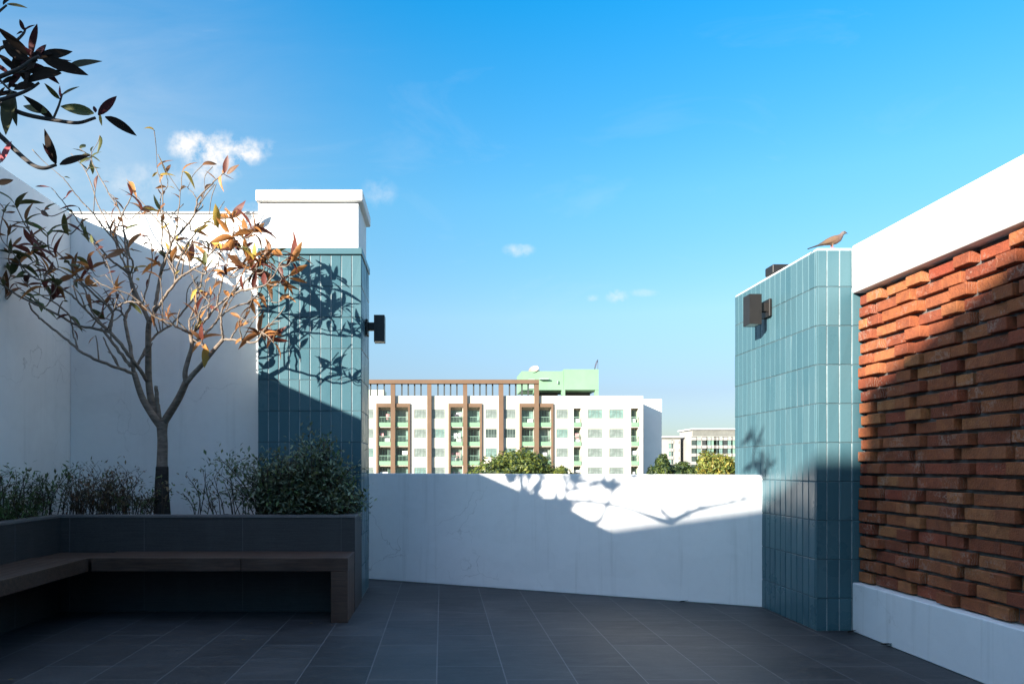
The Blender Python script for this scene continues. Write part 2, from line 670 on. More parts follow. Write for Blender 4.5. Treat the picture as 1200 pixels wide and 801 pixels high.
# parapet, turned against the rest of the terrace
A = Vector((-.78, 7.79, 0))
B = Vector((2.744, 6.22, 0))
dr = (B - A).normalized()
nr = Vector((-dr.y, dr.x, 0))
A2 = A - dr * .9
B2 = B + dr * .35
bm = bmesh.new()
q = [A2, B2, B2 + nr * .16, A2 + nr * .16]
fs = prism(bm, [(p.x, p.y) for p in q], 0.0, 1.133)
bmesh.ops.bevel(bm, geom=list({e for f in fs for e in f.edges}), offset=.006, segments=2, affect='EDGES')
tag(mesh_obj('parapet_wall', bm, M['white_parapet']), 'low white parapet wall between the two teal tiled columns', 'wall')


def clad_face(bm, o, ux, width, zs, tile_w, proud=.006, gap=.008, start=0.0, rng=random.Random(1)):
    """glazed tiles on one upright face: o = lower corner, ux = direction along the face, outward normal = ux x z"""
    ux = ux.normalized()
    nx = ux.cross(Vector((0, 0, 1)))
    xs = []
    x = start
    while x < width - .001:
        x1 = min(x + tile_w, width)
        if x1 > max(0, x) + .02:
            xs.append((max(0, x), x1))
        x += tile_w
    for (z0, z1) in zs:
        for (xa, xb) in xs:
            g = gap / 2
            x0_, x1_ = xa + g, xb - g
            za, zb = z0 + .003, z1 - .003
            tl = [rng.uniform(-.0019, .0019) for _ in range(4)]
            cs = [(x0_, za), (x1_, za), (x1_, zb), (x0_, zb)]
            lo = [bm.verts.new(o + ux * cx + Vector((0, 0, cz)) - nx * .002) for cx, cz in cs]
            b_ = .003
            ci = [(x0_ + b_, za + b_), (x1_ - b_, za + b_), (x1_ - b_, zb - b_), (x0_ + b_, zb - b_)]
            mid = [bm.verts.new(o + ux * cx + Vector((0, 0, cz)) + nx * (proud - .003 + t)) for (cx, cz), t in zip(cs, tl)]
            hi = [bm.verts.new(o + ux * cx + Vector((0, 0, cz)) + nx * (proud + t)) for (cx, cz), t in zip(ci, tl)]
            bm.faces.new(hi)
            for i in range(4):
                j = (i + 1) % 4
                bm.faces.new((lo[i], lo[j], mid[j], mid[i]))
                bm.faces.new((mid[i], mid[j], hi[j], hi[i]))


def joints(bm, o, ux, width, levels, proud=.0045):
    ux = ux.normalized()
    nx = ux.cross(Vector((0, 0, 1)))
    for z in levels:
        p = [o + ux * 0 + Vector((0, 0, z - .0045)), o + ux * width + Vector((0, 0, z - .0045)),
             o + ux * width + Vector((0, 0, z + .0045)), o + ux * 0 + Vector((0, 0, z + .0045))]
        lo = [bm.verts.new(q_ - nx * .001) for q_ in p]
        hi = [bm.verts.new(q_ + nx * proud * .6) for q_ in p]
        bm.faces.new(hi)
        for i in range(4):
            j = (i + 1) % 4
            bm.faces.new((lo[i], lo[j], hi[j], hi[i]))


def levels(top, first, pitch):
    z = top
    zs = []
    h = first
    while z > 0.02:
        z0 = max(0.0, z - h)
        zs.append((z0, z))
        z = z0
        h = pitch
    return zs


# left tiled column with its white block
GRP = 'teal tiled columns'
colL = thing('tiled_column', 'teal tiled column with a tall white block on top, crossed by tree shadows', 'column', (-1.2, 6.9, 0), GRP)
x0, x1, y0, y1, zt = -1.666, -.735, 6.566, 7.25, 3.115
bm = bmesh.new()
box(bm, x0, x1, y0, y1, 0, zt + .002)
o = mesh_obj('core', bm, M['grout'], colL)
o.location = sub(colL, (0, 0, 0))
bm = bmesh.new()
zs = levels(zt, .282, .2815)
rg = random.Random(5)
clad_face(bm, Vector((x0, y0, 0)), Vector((1, 0, 0)), x1 - x0 + .008, zs, .0945, rng=rg)
clad_face(bm, Vector((x1, y0, 0)), Vector((0, 1, 0)), y1 - y0, zs, .0945, start=-.05, rng=rg)
o = mesh_obj('tile_cladding', bm, M['glaze'], colL)
o.location = sub(colL, (0, 0, 0))
bm = bmesh.new()
lv = [z[0] for z in zs if z[0] > 0.01]
joints(bm, Vector((x0, y0, 0)), Vector((1, 0, 0)), x1 - x0, lv)
joints(bm, Vector((x1, y0, 0)), Vector((0, 1, 0)), y1 - y0, lv)
o = mesh_obj('tile_joint', bm, M['joint'], colL)
o.location = sub(colL, (0, 0, 0))
bm = bmesh.new()
box(bm, x0 - .002, x1 + .014, y0 - .024, y1 + .01, zt + .004, zt + .062, 0, .004)
o = mesh_obj('ledge_tile', bm, M['glaze'], colL)
o.location = sub(colL, (0, 0, 0))
bm = bmesh.new()
box(bm, x0 - .004, x1 - .022, y0 + .022, y1 - .01, zt + .060, 3.605, 0, .005)
cap = mesh_obj('white_block', bm, M['white_cap'], colL)
cap.location = sub(colL, (0, 0, 0))
bm = bmesh.new()
box(bm, x0 - .02, x1 + .018, y0 - .02, y1 + .03, 3.602, 3.705, 0, .012, 2)
o = mesh_obj('cornice', bm, M['white_cap'], cap)

# right tiled column
colR = thing('tiled_column', 'teal tiled column in the corner beside the brick wall, dove on its top', 'column', (2.9, 6.0, 0), GRP)
x0, x1, y0, y1, zt = 2.75, 3.14, 5.32, 6.80, 2.80
bm = bmesh.new()
box(bm, x0, x1, y0, y1, 0, zt - .004)
o = mesh_obj('core', bm, M['grout'], colR)
o.location = sub(colR, (0, 0, 0))
zs = levels(zt - .012, .268, .285)
bm = bmesh.new()
clad_face(bm, Vector((x0 - .0, y0, 0)), Vector((1, 0, 0)), x1 - x0, zs, .0915, start=-.02, rng=rg)
clad_face(bm, Vector((x0, y1, 0)), Vector((0, -1, 0)), y1 - y0 + .008, zs, .0915, rng=rg)
o = mesh_obj('tile_cladding', bm, M['glaze'], colR)
o.location = sub(colR, (0, 0, 0))
bm = bmesh.new()
lv = [z[0] for z in zs if z[0] > 0.01]
joints(bm, Vector((x0, y0, 0)), Vector((1, 0, 0)), x1 - x0, lv)
joints(bm, Vector((x0, y1, 0)), Vector((0, -1, 0)), y1 - y0, lv)
o = mesh_obj('tile_joint', bm, M['joint'], colR)
o.location = sub(colR, (0, 0, 0))
bm = bmesh.new()
box(bm, x0 + .004, x1, y0 + .004, y1, zt - .003, zt + .004, 0, .001)
o = mesh_obj('top_screed', bm, M['white_cap'], colR)
o.location = sub(colR, (0, 0, 0))

# brick wall with white coping band and white plinth
bw = thing('brick_wall', 'red brick wall with staggered bricks under a white coping band', 'wall', (3.2, 2, 0))
YE = 5.305
bm = bmesh.new()
box(bm, 3.0, 3.34, -9.0, YE, 2.47, 2.815, 0, .006)
o = mesh_obj('coping_band', bm, M['white_cap'], bw)
o.location = sub(bw, (0, 0, 0))
bm = bmesh.new()
box(bm, 3.0, 3.34, -9.0, YE, 0, .358, 0, .006)
o = mesh_obj('plinth', bm, M['white_plinth'], bw)
o.location = sub(bw, (0, 0, 0))
bm = bmesh.new()
box(bm, 3.105, 3.30, -9.0, YE, .34, 2.49)
o = mesh_obj('mortar_bed', bm, M['mortar'], bw)
o.location = sub(bw, (0, 0, 0))
rng = random.Random(11)
bm = bmesh.new()
NC = 24
ch = (2.462 - .366) / NC
for r in range(NC):
    z0 = .364 + r * ch
    y = YE - .002 - (0.10 if r % 2 else 0.0)
    k = 0
    if r % 2:
        x_ = 3.05 + rng.uniform(-.012, .012)
        box(bm, x_, 3.14, YE - .098, YE - .002, z0 + .006, z0 + ch - .016, 0, .004)
    while y > -2.45:
        head = (k % 2 == 0)
        L = (.175 if head else .245) * rng.uniform(.95, 1.05)
        x_ = (3.046 if head else 3.072) + rng.uniform(-.008, .008)
        if rng.random() < .10:
            x_ += .018 if head else -.012
        dz = rng.uniform(-.0025, .0025)
        vs0 = len(bm.verts)
        box(bm, x_, 3.14, y - L + (.030 if head else .008), y, z0 + .006 + dz, z0 + ch - .014 + dz + rng.uniform(-.003, .003), 0, .003)
        y -= L + .004
        k += 1
for vtx in bm.verts:
    p = vtx.co
    vtx.co = p + Vector((mnoise.noise(p * 19), mnoise.noise(p * 17 + Vector((5, 1, 2))), mnoise.noise(p * 21 + Vector((9, 4, 7))))) * .0016
o = mesh_obj('brick_facing', bm, M['brick'], bw)
o.location = sub(bw, (0, 0, 0))

# the stair house behind the viewer: its roof edge throws the shade over the terrace
sh = thing('stair_house', 'white stair house closing the terrace behind the viewer', 'building', (-4, -9.2, 0))
bm = bmesh.new()
box(bm, -20, -10.5, -12.5, -9.0, -.4, 7.28)
box(bm, -10.497, 4.0, -12.5, -9.003, -.4, 7.74)
o = mesh_obj('wall', bm, M['white'], sh)
o.location = sub(sh, (0, 0, 0))
bm = bmesh.new()
box(bm, -.6, .5, -9.02, -8.96, 0, 2.15)
o = mesh_obj('door', bm, plain('grey_door_paint', (.12, .13, .14), .5), sh)
o.location = sub(sh, (0, 0, 0))
dpar = o
bm = bmesh.new()
box(bm, .32, .36, -8.96, -8.90, .95, 1.1)
mesh_obj('handle', bm, M['lampmetal'], dpar)

# ---------------------------------------------------------------- planter and benches
PX, PZ = -.725, .80
pl = thing('planter', 'L-shaped grey tiled planter behind the wooden benches', 'planter', (-2.0, 6.3, 0))
bm = bmesh.new()
prism(bm, [(PX, 6.04), (PX, 6.55), (PX - .10, 6.55), (PX - .10, 6.15), (-3.29, 6.15), (-3.29, -2.4), (-3.18, -2.4), (-3.18, 6.04)], 0, PZ - .02)
for xx in (-.84, -1.66, -2.48, -3.10):
    box(bm, xx - .002, xx + .002, 6.0385, 6.06, .01, PZ - .022, 1)
for yy in (5.4, 4.6, 3.8, 3.0, 2.2):
    box(bm, -3.2, -3.1785, yy - .002, yy + .002, .01, PZ - .022, 1)
o = mesh_obj('cladding', bm, [M['granite'], M['tilejoint']], pl)
o.location = sub(pl, (0, 0, 0))
bm = bmesh.new()
fs = prism(bm, [(PX + .004, 6.033), (PX + .004, 6.552), (PX - .108, 6.552), (PX - .108, 6.158), (-3.298, 6.158), (-3.298, -2.4), (-3.173, -2.4), (-3.173, 6.033)], PZ - .019, PZ)
o = mesh_obj('coping', bm, M['granite_top'], pl)
o.location = sub(pl, (0, 0, 0))
bm = bmesh.new()
nx, ny = 40, 8
gr = {}
for i in range(nx + 1):
    for j in range(ny + 1):
        x = XW + .004 + (PX - .10 - XW - .008) * i / nx
        y = 6.15 + (6.995 - 6.15) * j / ny
        gr[i, j] = bm.verts.new((x, y, .735 + .03 * mnoise.noise(Vector((x * 6, y * 6, 0)))))
for i in range(nx):
    for j in range(ny):
        bm.faces.new((gr[i, j], gr[i + 1, j], gr[i + 1, j + 1], gr[i, j + 1]))
gr = {}
for i in range(5):
    for j in range(81):
        x = XW + .004 + (-3.29 - XW - .004) * i / 4
        y = -2.4 + 8.548 * j / 80
        gr[i, j] = bm.verts.new((x, y, .735 + .03 * mnoise.noise(Vector((x * 6, y * 6, 0)))))
for i in range(4):
    for j in range(80):
        bm.faces.new((gr[i, j], gr[i + 1, j], gr[i + 1, j + 1], gr[i, j + 1]))
o = mesh_obj('soil', bm, M['soil'], pl, smooth=True)
o.location = sub(pl, (0, 0, 0))

GB = 'dark timber benches along the planter'
b1 = thing('bench', 'dark timber bench with a solid end leg, along the back planter', 'bench', (-1.7, 5.8, 0), GB)
bm = bmesh.new()
for i in range(5):
    ya = 5.618 + i * .0845
    box(bm, -2.705, -.737, ya, ya + .0815, .462, .500, 0, .003)
o = mesh_obj('seat', bm, M['wood'], b1)
o.location = sub(b1, (0, 0, 0))
bm = bmesh.new()
box(bm, -2.705, -1.552, 5.59, 5.616, .397, .501, 0, .003)
box(bm, -1.549, -.726, 5.59, 5.616, .397, .501, 0, .003)
box(bm, -2.70, -.75, 5.63, 6.03, .42, .458)
o = mesh_obj('apron', bm, M['wood'], b1)
o.location = sub(b1, (0, 0, 0))
bm = bmesh.new()
box(bm, -.858, -.728, 5.592, 5.70, 0, .395, 0, .003)
box(bm, -.858, -.728, 5.7015, 5.86, 0, .395, 0, .002)
box(bm, -.858, -.728, 5.8615, 6.03, 0, .395, 0, .002)
box(bm, -.7365, -.7275, 5.618, 6.032, .397, .4995, 0, .002)
o = mesh_obj('end_panel', bm, M['wood'], b1)
o.location = sub(b1, (0, 0, 0))

b2 = thing('bench', 'dark timber bench running forward along the left wall', 'bench', (-2.95, 3.5, 0), GB)
bm = bmesh.new()
for i in range(5):
    xa = -3.172 + i * .083
    box(bm, xa, xa + .080, .3, 5.60, .462, .500, 0, .003)
o = mesh_obj('seat', bm, M['wood'], b2)
o.location = sub(b2, (0, 0, 0))
bm = bmesh.new()
box(bm, -2.754, -2.728, .3, 5.60, .397, .501, 0, .003)
box(bm, -3.17, -2.757, 5.602, 5.625, .40, .501, 0, .003)
box(bm, -3.16, -2.76, .32, 5.59, .42, .458)
o = mesh_obj('apron', bm, M['wood'], b2)
o.location = sub(b2, (0, 0, 0))
bm = bmesh.new()
box(bm, -3.17, -2.73, .3, .42, 0, .395, 0, .003)
o = mesh_obj('end_panel', bm, M['wood'], b2)
o.location = sub(b2, (0, 0, 0))
# corner infill seat between both benches belongs to the side bench
bm = bmesh.new()
for i in range(4):
    ya = 5.645 + i * .098
    box(bm, -3.172, -2.715, ya, ya + .095, .455, .492, 0, .003)
o = mesh_obj('corner_seat', bm, M['wood'], b2)
o.location = sub(b2, (0, 0, 0))

# ---------------------------------------------------------------- lamps
GL = 'box wall lamps on the tiled columns'


def wall_lamp(label, face_x, side, yc, zc):
    """up-down box lamp on an x = const face; side = +1 stands off towards +x"""
    t = thing('wall_lamp', label, 'wall lamp', (face_x, yc, zc), GL)
    s = side

    def bx(bm, a, b, y0, y1, z0, z1, bev=.003):
        xs_ = sorted((s * a, s * b))
        box(bm, xs_[0], xs_[1], y0, y1, z0, z1, 0, bev)
    bm = bmesh.new()
    bx(bm, .0, .022, -.075, .075, -.06, .085)
    mesh_obj('mounting_plate', bm, M['lampmetal'], t)
    bm = bmesh.new()
    bx(bm, .020, .082, -.028, .028, -.012, .062)
    mesh_obj('arm', bm, M['lampmetal'], t)
    bm = bmesh.new()
    xs_ = sorted((s * .080, s * .180))
    # open-ended housing: four sides and recessed lens
    w = .004
    box(bm, xs_[0], xs_[1], -.065, -.065 + w, -.125, .125)
    box(bm, xs_[0], xs_[1], .065 - w, .065, -.125, .125)
    box(bm, xs_[0], xs_[0] + w, -.065 + w + .0003, .065 - w - .0003, -.125, .125)
    box(bm, xs_[1] - w, xs_[1], -.065 + w + .0003, .065 - w - .0003, -.125, .125)
    h = mesh_obj('housing', bm, M['lampmetal'], t)
    bm = bmesh.new()
    box(bm, xs_[0] + w + .001, xs_[1] - w - .001, -.06, .06, -.122, -.112)
    mesh_obj('lens', bm, M['lamplens'], h)
    bm = bmesh.new()
    box(bm, xs_[0] + w + .001, xs_[1] - w - .001, -.06, .06, .108, .116)
    mesh_obj('glass_cover', bm, M['lampmetal'], h)
    return t


wall_lamp('black box lamp on the side of the column topped by a white block', -.725, 1, 6.93, 2.515)
wall_lamp('dark brown box lamp on the corner column below the dove', 2.740, -1, 6.10, 2.515)
t = thing('floodlight', 'small dark box fitting lying on top of the corner column', 'floodlight', (2.83, 6.12, 2.81))
bm = bmesh.new()
box(bm, -.065, .075, -.06, .09, .012, .085, 0, .006)
mesh_obj('housing', bm, M['lampmetal'], t)
bm = bmesh.new()
box(bm, -.02, .03, -.03, .05, .0, .014)
mesh_obj('bracket', bm, M['lampmetal'], t)

# ---------------------------------------------------------------- dove


def dove():
    bm = bmesh.new()
    S = 1.06      # unit -> metres
    sec = [(-.150, -.052, .0035, .010), (-.120, -.040, .004, .013), (-.085, -.026, .006, .016), (-.055, -.012, .012, .019),
           (-.030, -.002, .021, .023), (0, .008, .029, .027), (.028, .018, .031, .028), (.050, .030, .026, .023), (.064, .046, .016, .0145),
           (.070, .058, .0125, .0115), (.077, .066, .0135, .012), (.085, .070, .0125, .0115), (.093, .069, .008, .008), (.100, .067, .0030, .003), (.110, .064, .0012, .0012)]
    rings = []
    for i, (x, z, rz, ry) in enumerate(sec):
        a = Vector(sec[max(i - 1, 0)][:2])
        b = Vector(sec[min(i + 1, len(sec) - 1)][:2])
        d = (b - a).normalized()
        nrm = Vector((-d.y, d.x))
        ring = []
        for k in range(14):
            th = 2 * math.pi * k / 14
            off = nrm * (rz * math.sin(th))
            ring.append(bm.verts.new(((x + off.x), ry * math.cos(th), (z + off.y))))
        rings.append(ring)
    for a, b in zip(rings, rings[1:]):
        for k in range(14):
            bm.faces.new((a[k], a[(k + 1) % 14], b[(k + 1) % 14], b[k]))
    bm.faces.new(rings[0][::-1])
    bm.faces.new(rings[-1])
    # folded wings: flattened lofts along each flank
    for s in (-1, 1):
        wing = [(.040, .026, .004, .010), (.020, .020, .006, .018), (-.010, .008, .006, .020), (-.040, -.006, .005, .014), (-.075, -.022, .0035, .006), (-.095, -.033, .002, .002)]
        rr = []
        for (x, z, ty, rz) in wing:
            yy = s * (.024 if x > -.02 else .024 - (-.02 - x) * .16)
            rr.append([bm.verts.new((x, yy + ty * math.cos(2 * math.pi * k / 8), z + rz * math.sin(2 * math.pi * k / 8))) for k in range(8)])
        for a, b in zip(rr, rr[1:]):
            for k in range(8):
                bm.faces.new((a[k], a[(k + 1) % 8], b[(k + 1) % 8], b[k]))
        bm.faces.new(rr[0][::-1])
        bm.faces.new(rr[-1])
        # leg, foot and toes
        lx = .012
        tube(bm, [Vector((lx, s * .011, -.012)), Vector((lx - .004, s * .012, -.028)), Vector((lx, s * .012, -.0405))], .006, .0024, 6)
        for ang in (-28, 0, 28, 180):
            L = .016 if ang != 180 else .010
            tube(bm, [Vector((lx, s * .012, -.0405)), Vector((lx + L * math.cos(R(ang)), s * .012 + L * math.sin(R(ang)), -.0425))], .0022, .0014, 5)
    bmesh.ops.scale(bm, vec=(S, S, S), verts=bm.verts)
    bmesh.ops.recalc_face_normals(bm, faces=bm.faces)
    k = NT('dove_plumage')
    tc_ = k.n('ShaderNodeTexCoord')
    sp_ = k.n('ShaderNodeSeparateXYZ')
    k.l(tc_.outputs['Object'], sp_.inputs[0])
    t_ = k.math('DIVIDE', k.math('ADD', sp_.outputs['X'], .16), .28)
    c = k.ramp(t_, [(0, (.018, .017, .016)), (.30, (.045, .036, .030)), (.42, (.13, .072, .036)), (.62, (.16, .090, .050)), (.74, (.15, .085, .062)), (.84, (.12, .10, .095)), (.93, (.13, .115, .105)), (.955, (.03, .03, .03))])
    wv = k.n('ShaderNodeTexWave')
    wv.inputs['Scale'].default_value = 55
    wv.inputs['Distortion'].default_value = 2.5
    k.l(tc_.outputs['Object'], wv.inputs['Vector'])
    band = k.math('MULTIPLY', k.ramp(wv.outputs['Fac'], [(.55, (0, 0, 0)), (.8, (1, 1, 1))]), k.ramp(t_, [(.25, (0, 0, 0)), (.35, (.75, .75, .75)), (.68, (.6, .6, .6)), (.8, (0, 0, 0))]))
    c = k.mix(band, c, (.07, .045, .03))
    low = k.math('MULTIPLY', k.math('LESS_THAN', sp_.outputs['Z'], -.030), k.math('GREATER_THAN', sp_.outputs['X'], -.02))
    c = k.mix(low, c, (.35, .10, .09))
    k.color(c)
    k.rough(.75)
    o = mesh_obj('dove', bm, k.m, smooth=True)
    rm = o.modifiers.new('remesh', 'REMESH')
    rm.mode = 'VOXEL'
    rm.voxel_size = .0022
    rm.use_smooth_shade = True
    # an eye on each side of the head
    eyes = []
    for s in (-1, 1):
        e = bmesh.new()
        eyes.append(e)
        bmesh.ops.create_uvsphere(e, u_segments=8, v_segments=6, radius=.0032, matrix=Matrix.Translation((.081 * S, s * .0112 * S, .0705 * S)))
    return o, S, eyes


dv, S, eb = dove()
dv.location = (2.865, 5.345, 2.808 + .0425 * S + .002)
dv.rotation_euler = (0, R(4), R(-6))
tag(dv, 'small brown and grey dove perched on the corner column, tail to the left', 'bird')
eye_m = plain('black_eye', (.01, .01, .01), .15, 0)
for e_ in eb:
    mesh_obj('eye', e_, eye_m, dv, smooth=True)

# ---------------------------------------------------------------- the half-bare tree in the planter
rt = random.Random(21)
YT = 6.42


def build_main_tree():
    t = thing('frangipani_tree', 'half-bare tree with orange and brown leaves in the planter before the white wall', 'tree', (P(190, 600, YT).x, YT, .72))
    bm = bmesh.new()
    skel = []          # (point, radius, depth level)

    def br(pts, r0, r1, sides=7, n=5, lev=1):
        q = [P(x, y, Y) for x, y, Y in pts]
        c = catmull(q, n)
        for i, p in enumerate(c):
            if 0 < i < len(c) - 1 and r0 < .02:
                p += Vector((rt.uniform(-1, 1), rt.uniform(-1, 1), rt.uniform(-1, 1))) * .004
        tube(bm, c, r0, r1, sides)
        for i, p in enumerate(c):
            skel.append((p, r0 + (r1 - r0) * i / (len(c) - 1), lev))

    Y = YT
    # trunk (upper, grey)
    tr = [P(190, 553, Y), P(190, 540, Y), P(190.5, 520, Y), P(190, 505, Y), P(190, 494, Y)]
    tube(bm, catmull(tr, 4), 0, 0, 10, rs=[.051, .050, .0485, .047, .046, .0455, .045, .0445, .044, .043, .043, .043, .044, .045, .047, .050, .048])
    # three limbs
    br([(189, 500, Y), (178, 485, Y - .05), (166, 464, Y - .1), (157, 436, Y - .16)], .037, .024)
    br([(190, 500, Y), (185, 490, Y + .03), (178, 471, Y + .06), (174.5, 446, Y + .06), (174, 415, Y), (174, 389, Y - .06), (175, 376, Y - .1)], .038, .023)
    br([(191, 501, Y), (192, 495, Y), (209, 467, Y - .1), (218, 447, Y - .18)], .040, .029)
    # left limb
    br([(157, 436, Y - .16), (155, 420, Y - .12), (148, 383, Y), (147, 371, Y + .05), (152, 361, Y + .1), (157, 347, Y + .14)], .019, .010)
    br([(147, 372, Y + .05), (142, 366, Y + .02), (134, 360, Y), (132, 350, Y - .05)], .010, .006)
    br([(155, 437, Y - .18), (139, 431, Y - .3), (115, 422, Y - .42), (94, 411, Y - .5), (80, 399, Y - .5), (58, 382, Y - .48), (44, 370, Y - .45), (35, 358, Y - .4), (36, 347, Y - .38)], .014, .006)
    br([(91, 409, Y - .5), (87, 395, Y - .45), (84, 380, Y - .4), (82, 370, Y - .36)], .008, .005)
    br([(140, 431, Y - .3), (131, 415, Y - .25), (121, 395, Y - .2)], .009, .006)
    br([(153, 429, Y - .2), (140, 412, Y - .15), (124, 391, Y - .1), (118, 384, Y - .1)], .016, .009)
    br([(172, 446, Y + .05), (164, 433, Y - .1), (155, 422, Y - .18), (142, 404, Y - .26), (129, 389, Y - .3)], .018, .014)
    br([(129, 389, Y - .3), (108, 384, Y - .36), (90, 381, Y - .42), (63, 366, Y - .46), (36, 354, Y - .5), (15, 342, Y - .55), (4, 333, Y - .58), (-4, 318, Y - .6)], .012, .006)
    br([(127, 388, Y - .3), (112, 374, Y - .4), (98, 360, Y - .5), (84, 346, Y - .56), (62, 332, Y - .55), (40, 325, Y - .5), (24, 310, Y - .45)], .011, .005)
    br([(129, 388, Y - .3), (131, 376, Y - .3), (130, 362, Y - .28), (115, 350, Y - .3), (97, 331, Y - .32), (84, 312, Y - .36), (62, 292, Y - .42), (46, 282, Y - .46)], .012, .005)
    br([(126, 386, Y - .32), (112, 371, Y - .2), (106, 362, Y - .1), (100, 340, Y), (80, 322, Y + .1), (60, 310, Y + .12), (48, 296, Y + .14)], .009, .004)
    br([(90, 380, Y - .42), (78, 366, Y - .5), (60, 352, Y - .6), (42, 343, Y - .62), (30, 330, Y - .6)], .008, .004)
    br([(131, 366, Y - .28), (140, 358, Y - .4), (148, 354, Y - .42), (157, 354, Y - .42), (164, 355, Y - .42)], .008, .007)
    # central fork and the long straight shoots
    br([(175, 377, Y - .1), (170, 366, Y - .1), (160, 345, Y - .1), (153, 327, Y - .1), (152, 322, Y - .1)], .020, .013)
    br([(152, 322, Y - .1), (140, 312, Y - .15), (129, 304, Y - .2), (110, 281, Y - .26), (97, 266, Y - .3), (81, 245, Y - .35), (60, 220, Y - .4)], .011, .003)
    br([(167, 362, Y - .1), (157, 347, Y), (153, 330, Y + .06), (149, 316, Y + .1), (140, 297, Y + .12), (128, 265, Y + .16), (115, 240, Y + .2), (101, 201, Y + .24), (83, 180, Y + .28)], .012, .003)
    br([(101, 201, Y + .24), (106, 190, Y + .24), (108, 178, Y + .25)], .005, .003)
    br([(152, 322, Y - .1), (150, 310, Y - .06), (148, 296, Y - .02), (145, 270, Y), (141, 250, Y + .04), (128, 227, Y + .08), (109, 192, Y + .1), (107, 178, Y + .1)], .010, .003)
    br([(146, 300, Y - .02), (134, 282, Y - .1), (118, 262, Y - .16), (109, 250, Y - .2), (92, 232, Y - .24), (76, 211, Y - .3), (66, 202, Y - .32)], .008, .003)
    br([(152, 323, Y - .1), (156, 308, Y - .14), (150, 296, Y - .18), (148, 280, Y - .2), (143, 255, Y - .2), (151, 235, Y - .2), (156, 222, Y - .2), (148, 210, Y - .2)], .009, .003)
    br([(176, 377, Y - .1), (181, 364, Y - .08), (185, 340, Y - .05), (188, 322, Y), (193, 305, Y + .05), (199, 290, Y + .1), (203, 280, Y + .12)], .019, .010)
    br([(203, 281, Y + .12), (220, 263, Y + .12), (229, 247, Y + .1), (232, 233, Y + .1), (246, 218, Y + .1), (257, 207, Y + .08), (263, 203, Y + .08)], .010, .005)
    br([(231, 234, Y + .1), (226, 226, Y + .1), (220, 220, Y + .12)], .005, .003)
    br([(232, 240, Y + .1), (238, 230, Y + .05), (242, 216, Y)], .005, .002)
    br([(203, 280, Y + .12), (190, 265, Y + .16), (174, 246, Y + .2), (157, 225, Y + .22)], .008, .003)
    br([(188, 322, Y), (196, 300, Y - .12), (201, 284, Y - .2), (206, 272, Y - .22), (210, 240, Y - .24), (214, 201, Y - .25)], .010, .003)
    br([(193, 306, Y + .05), (190, 285, Y), (191, 255, Y - .03), (190, 220, Y - .05), (184, 197, Y - .06)], .008, .003)
    br([(190, 268, Y - .02), (188, 232, Y - .02), (197, 217, Y), (194, 203, Y)], .005, .002)
    br([(182, 364, Y - .08), (192, 349, Y - .16), (205, 332, Y - .24), (215, 322, Y - .3), (225, 316, Y - .34), (236, 309, Y - .4), (246, 298, Y - .44), (256, 286, Y - .46)], .014, .005)
    br([(205, 332, Y - .24), (208, 312, Y - .2), (214, 298, Y - .16), (221, 284, Y - .12), (232, 270, Y - .1), (252, 251, Y - .06), (263, 236, Y)], .010, .003)
    br([(206, 331, Y - .24), (203, 315, Y - .3), (204, 300, Y - .34), (211, 290, Y - .36)], .006, .003)
    br([(167, 356, Y - .1), (174, 330, Y + .02), (178, 312, Y + .1), (178, 292, Y + .14), (172, 274, Y + .18)], .008, .003)
    br([(162, 426, Y - .1), (172, 406, Y + .2), (185, 390, Y + .3), (200, 381, Y + .34), (212, 368, Y + .35), (228, 348, Y + .35), (232, 330, Y + .33)], .012, .006)
    br([(223, 391, Y - .2), (216, 387, Y - .26), (206, 382, Y - .3), (193, 376, Y - .34), (180, 370, Y - .36), (168, 358, Y - .4), (152, 345, Y - .44), (130, 338, Y - .5), (112, 328, Y - .52), (95, 310, Y - .54)], .010, .004)
    br([(183, 452, Y - .01), (184, 462, Y), (184.5, 475, Y + .01), (187, 491, Y + .02)], .015, .024)
    # right limb
    br([(218, 448, Y - .18), (217, 436, Y - .2), (221, 420, Y - .2), (225, 405, Y - .2), (223, 390, Y - .2)], .024, .016)
    br([(218, 449, Y - .18), (226, 439, Y - .2), (237, 427, Y - .22), (250, 411, Y - .26), (262, 397, Y - .3)], .025, .016)
    br([(223, 391, Y - .2), (234, 382, Y - .24), (243, 372, Y - .28), (254, 359, Y - .3), (268, 347, Y - .34), (284, 333, Y - .36), (296, 320, Y - .4), (303, 308, Y - .42), (312, 296, Y - .45)], .013, .004)
    br([(224, 402, Y - .2), (235, 396, Y - .14), (246, 386, Y - .1), (257, 373, Y - .04), (270, 362, Y), (290, 355, Y + .02), (305, 349, Y + .02)], .012, .006)
    br([(268, 348, Y - .34), (282, 341, Y - .44), (296, 338, Y - .5), (310, 334, Y - .54), (322, 321, Y - .58), (330, 308, Y - .6), (338, 301, Y - .62)], .009, .004)
    br([(223, 390, Y - .2), (222, 376, Y - .1), (229, 358, Y - .02), (234, 340, Y + .04), (238, 318, Y + .1), (243, 300, Y + .14), (246, 284, Y + .16)], .010, .004)
    br([(225, 393, Y - .2), (232, 378, Y - .36), (236, 362, Y - .46), (246, 356, Y - .5), (238, 346, Y - .5), (229, 336, Y - .5), (226, 322, Y - .52)], .007, .003)
    br([(243, 372, Y - .28), (246, 350, Y - .2), (253, 330, Y - .15), (256, 310, Y - .1), (258, 294, Y - .06)], .007, .003)
    br([(254, 358, Y - .3), (258, 338, Y - .36), (264, 318, Y - .4), (268, 300, Y - .42), (274, 285, Y - .44), (274, 262, Y - .46)], .008, .003)
    br([(262, 398, Y - .3), (260, 386, Y - .34), (259, 371, Y - .36), (262, 358, Y - .38), (274, 340, Y - .42), (284, 322, Y - .44), (290, 306, Y - .46)], .010, .004)
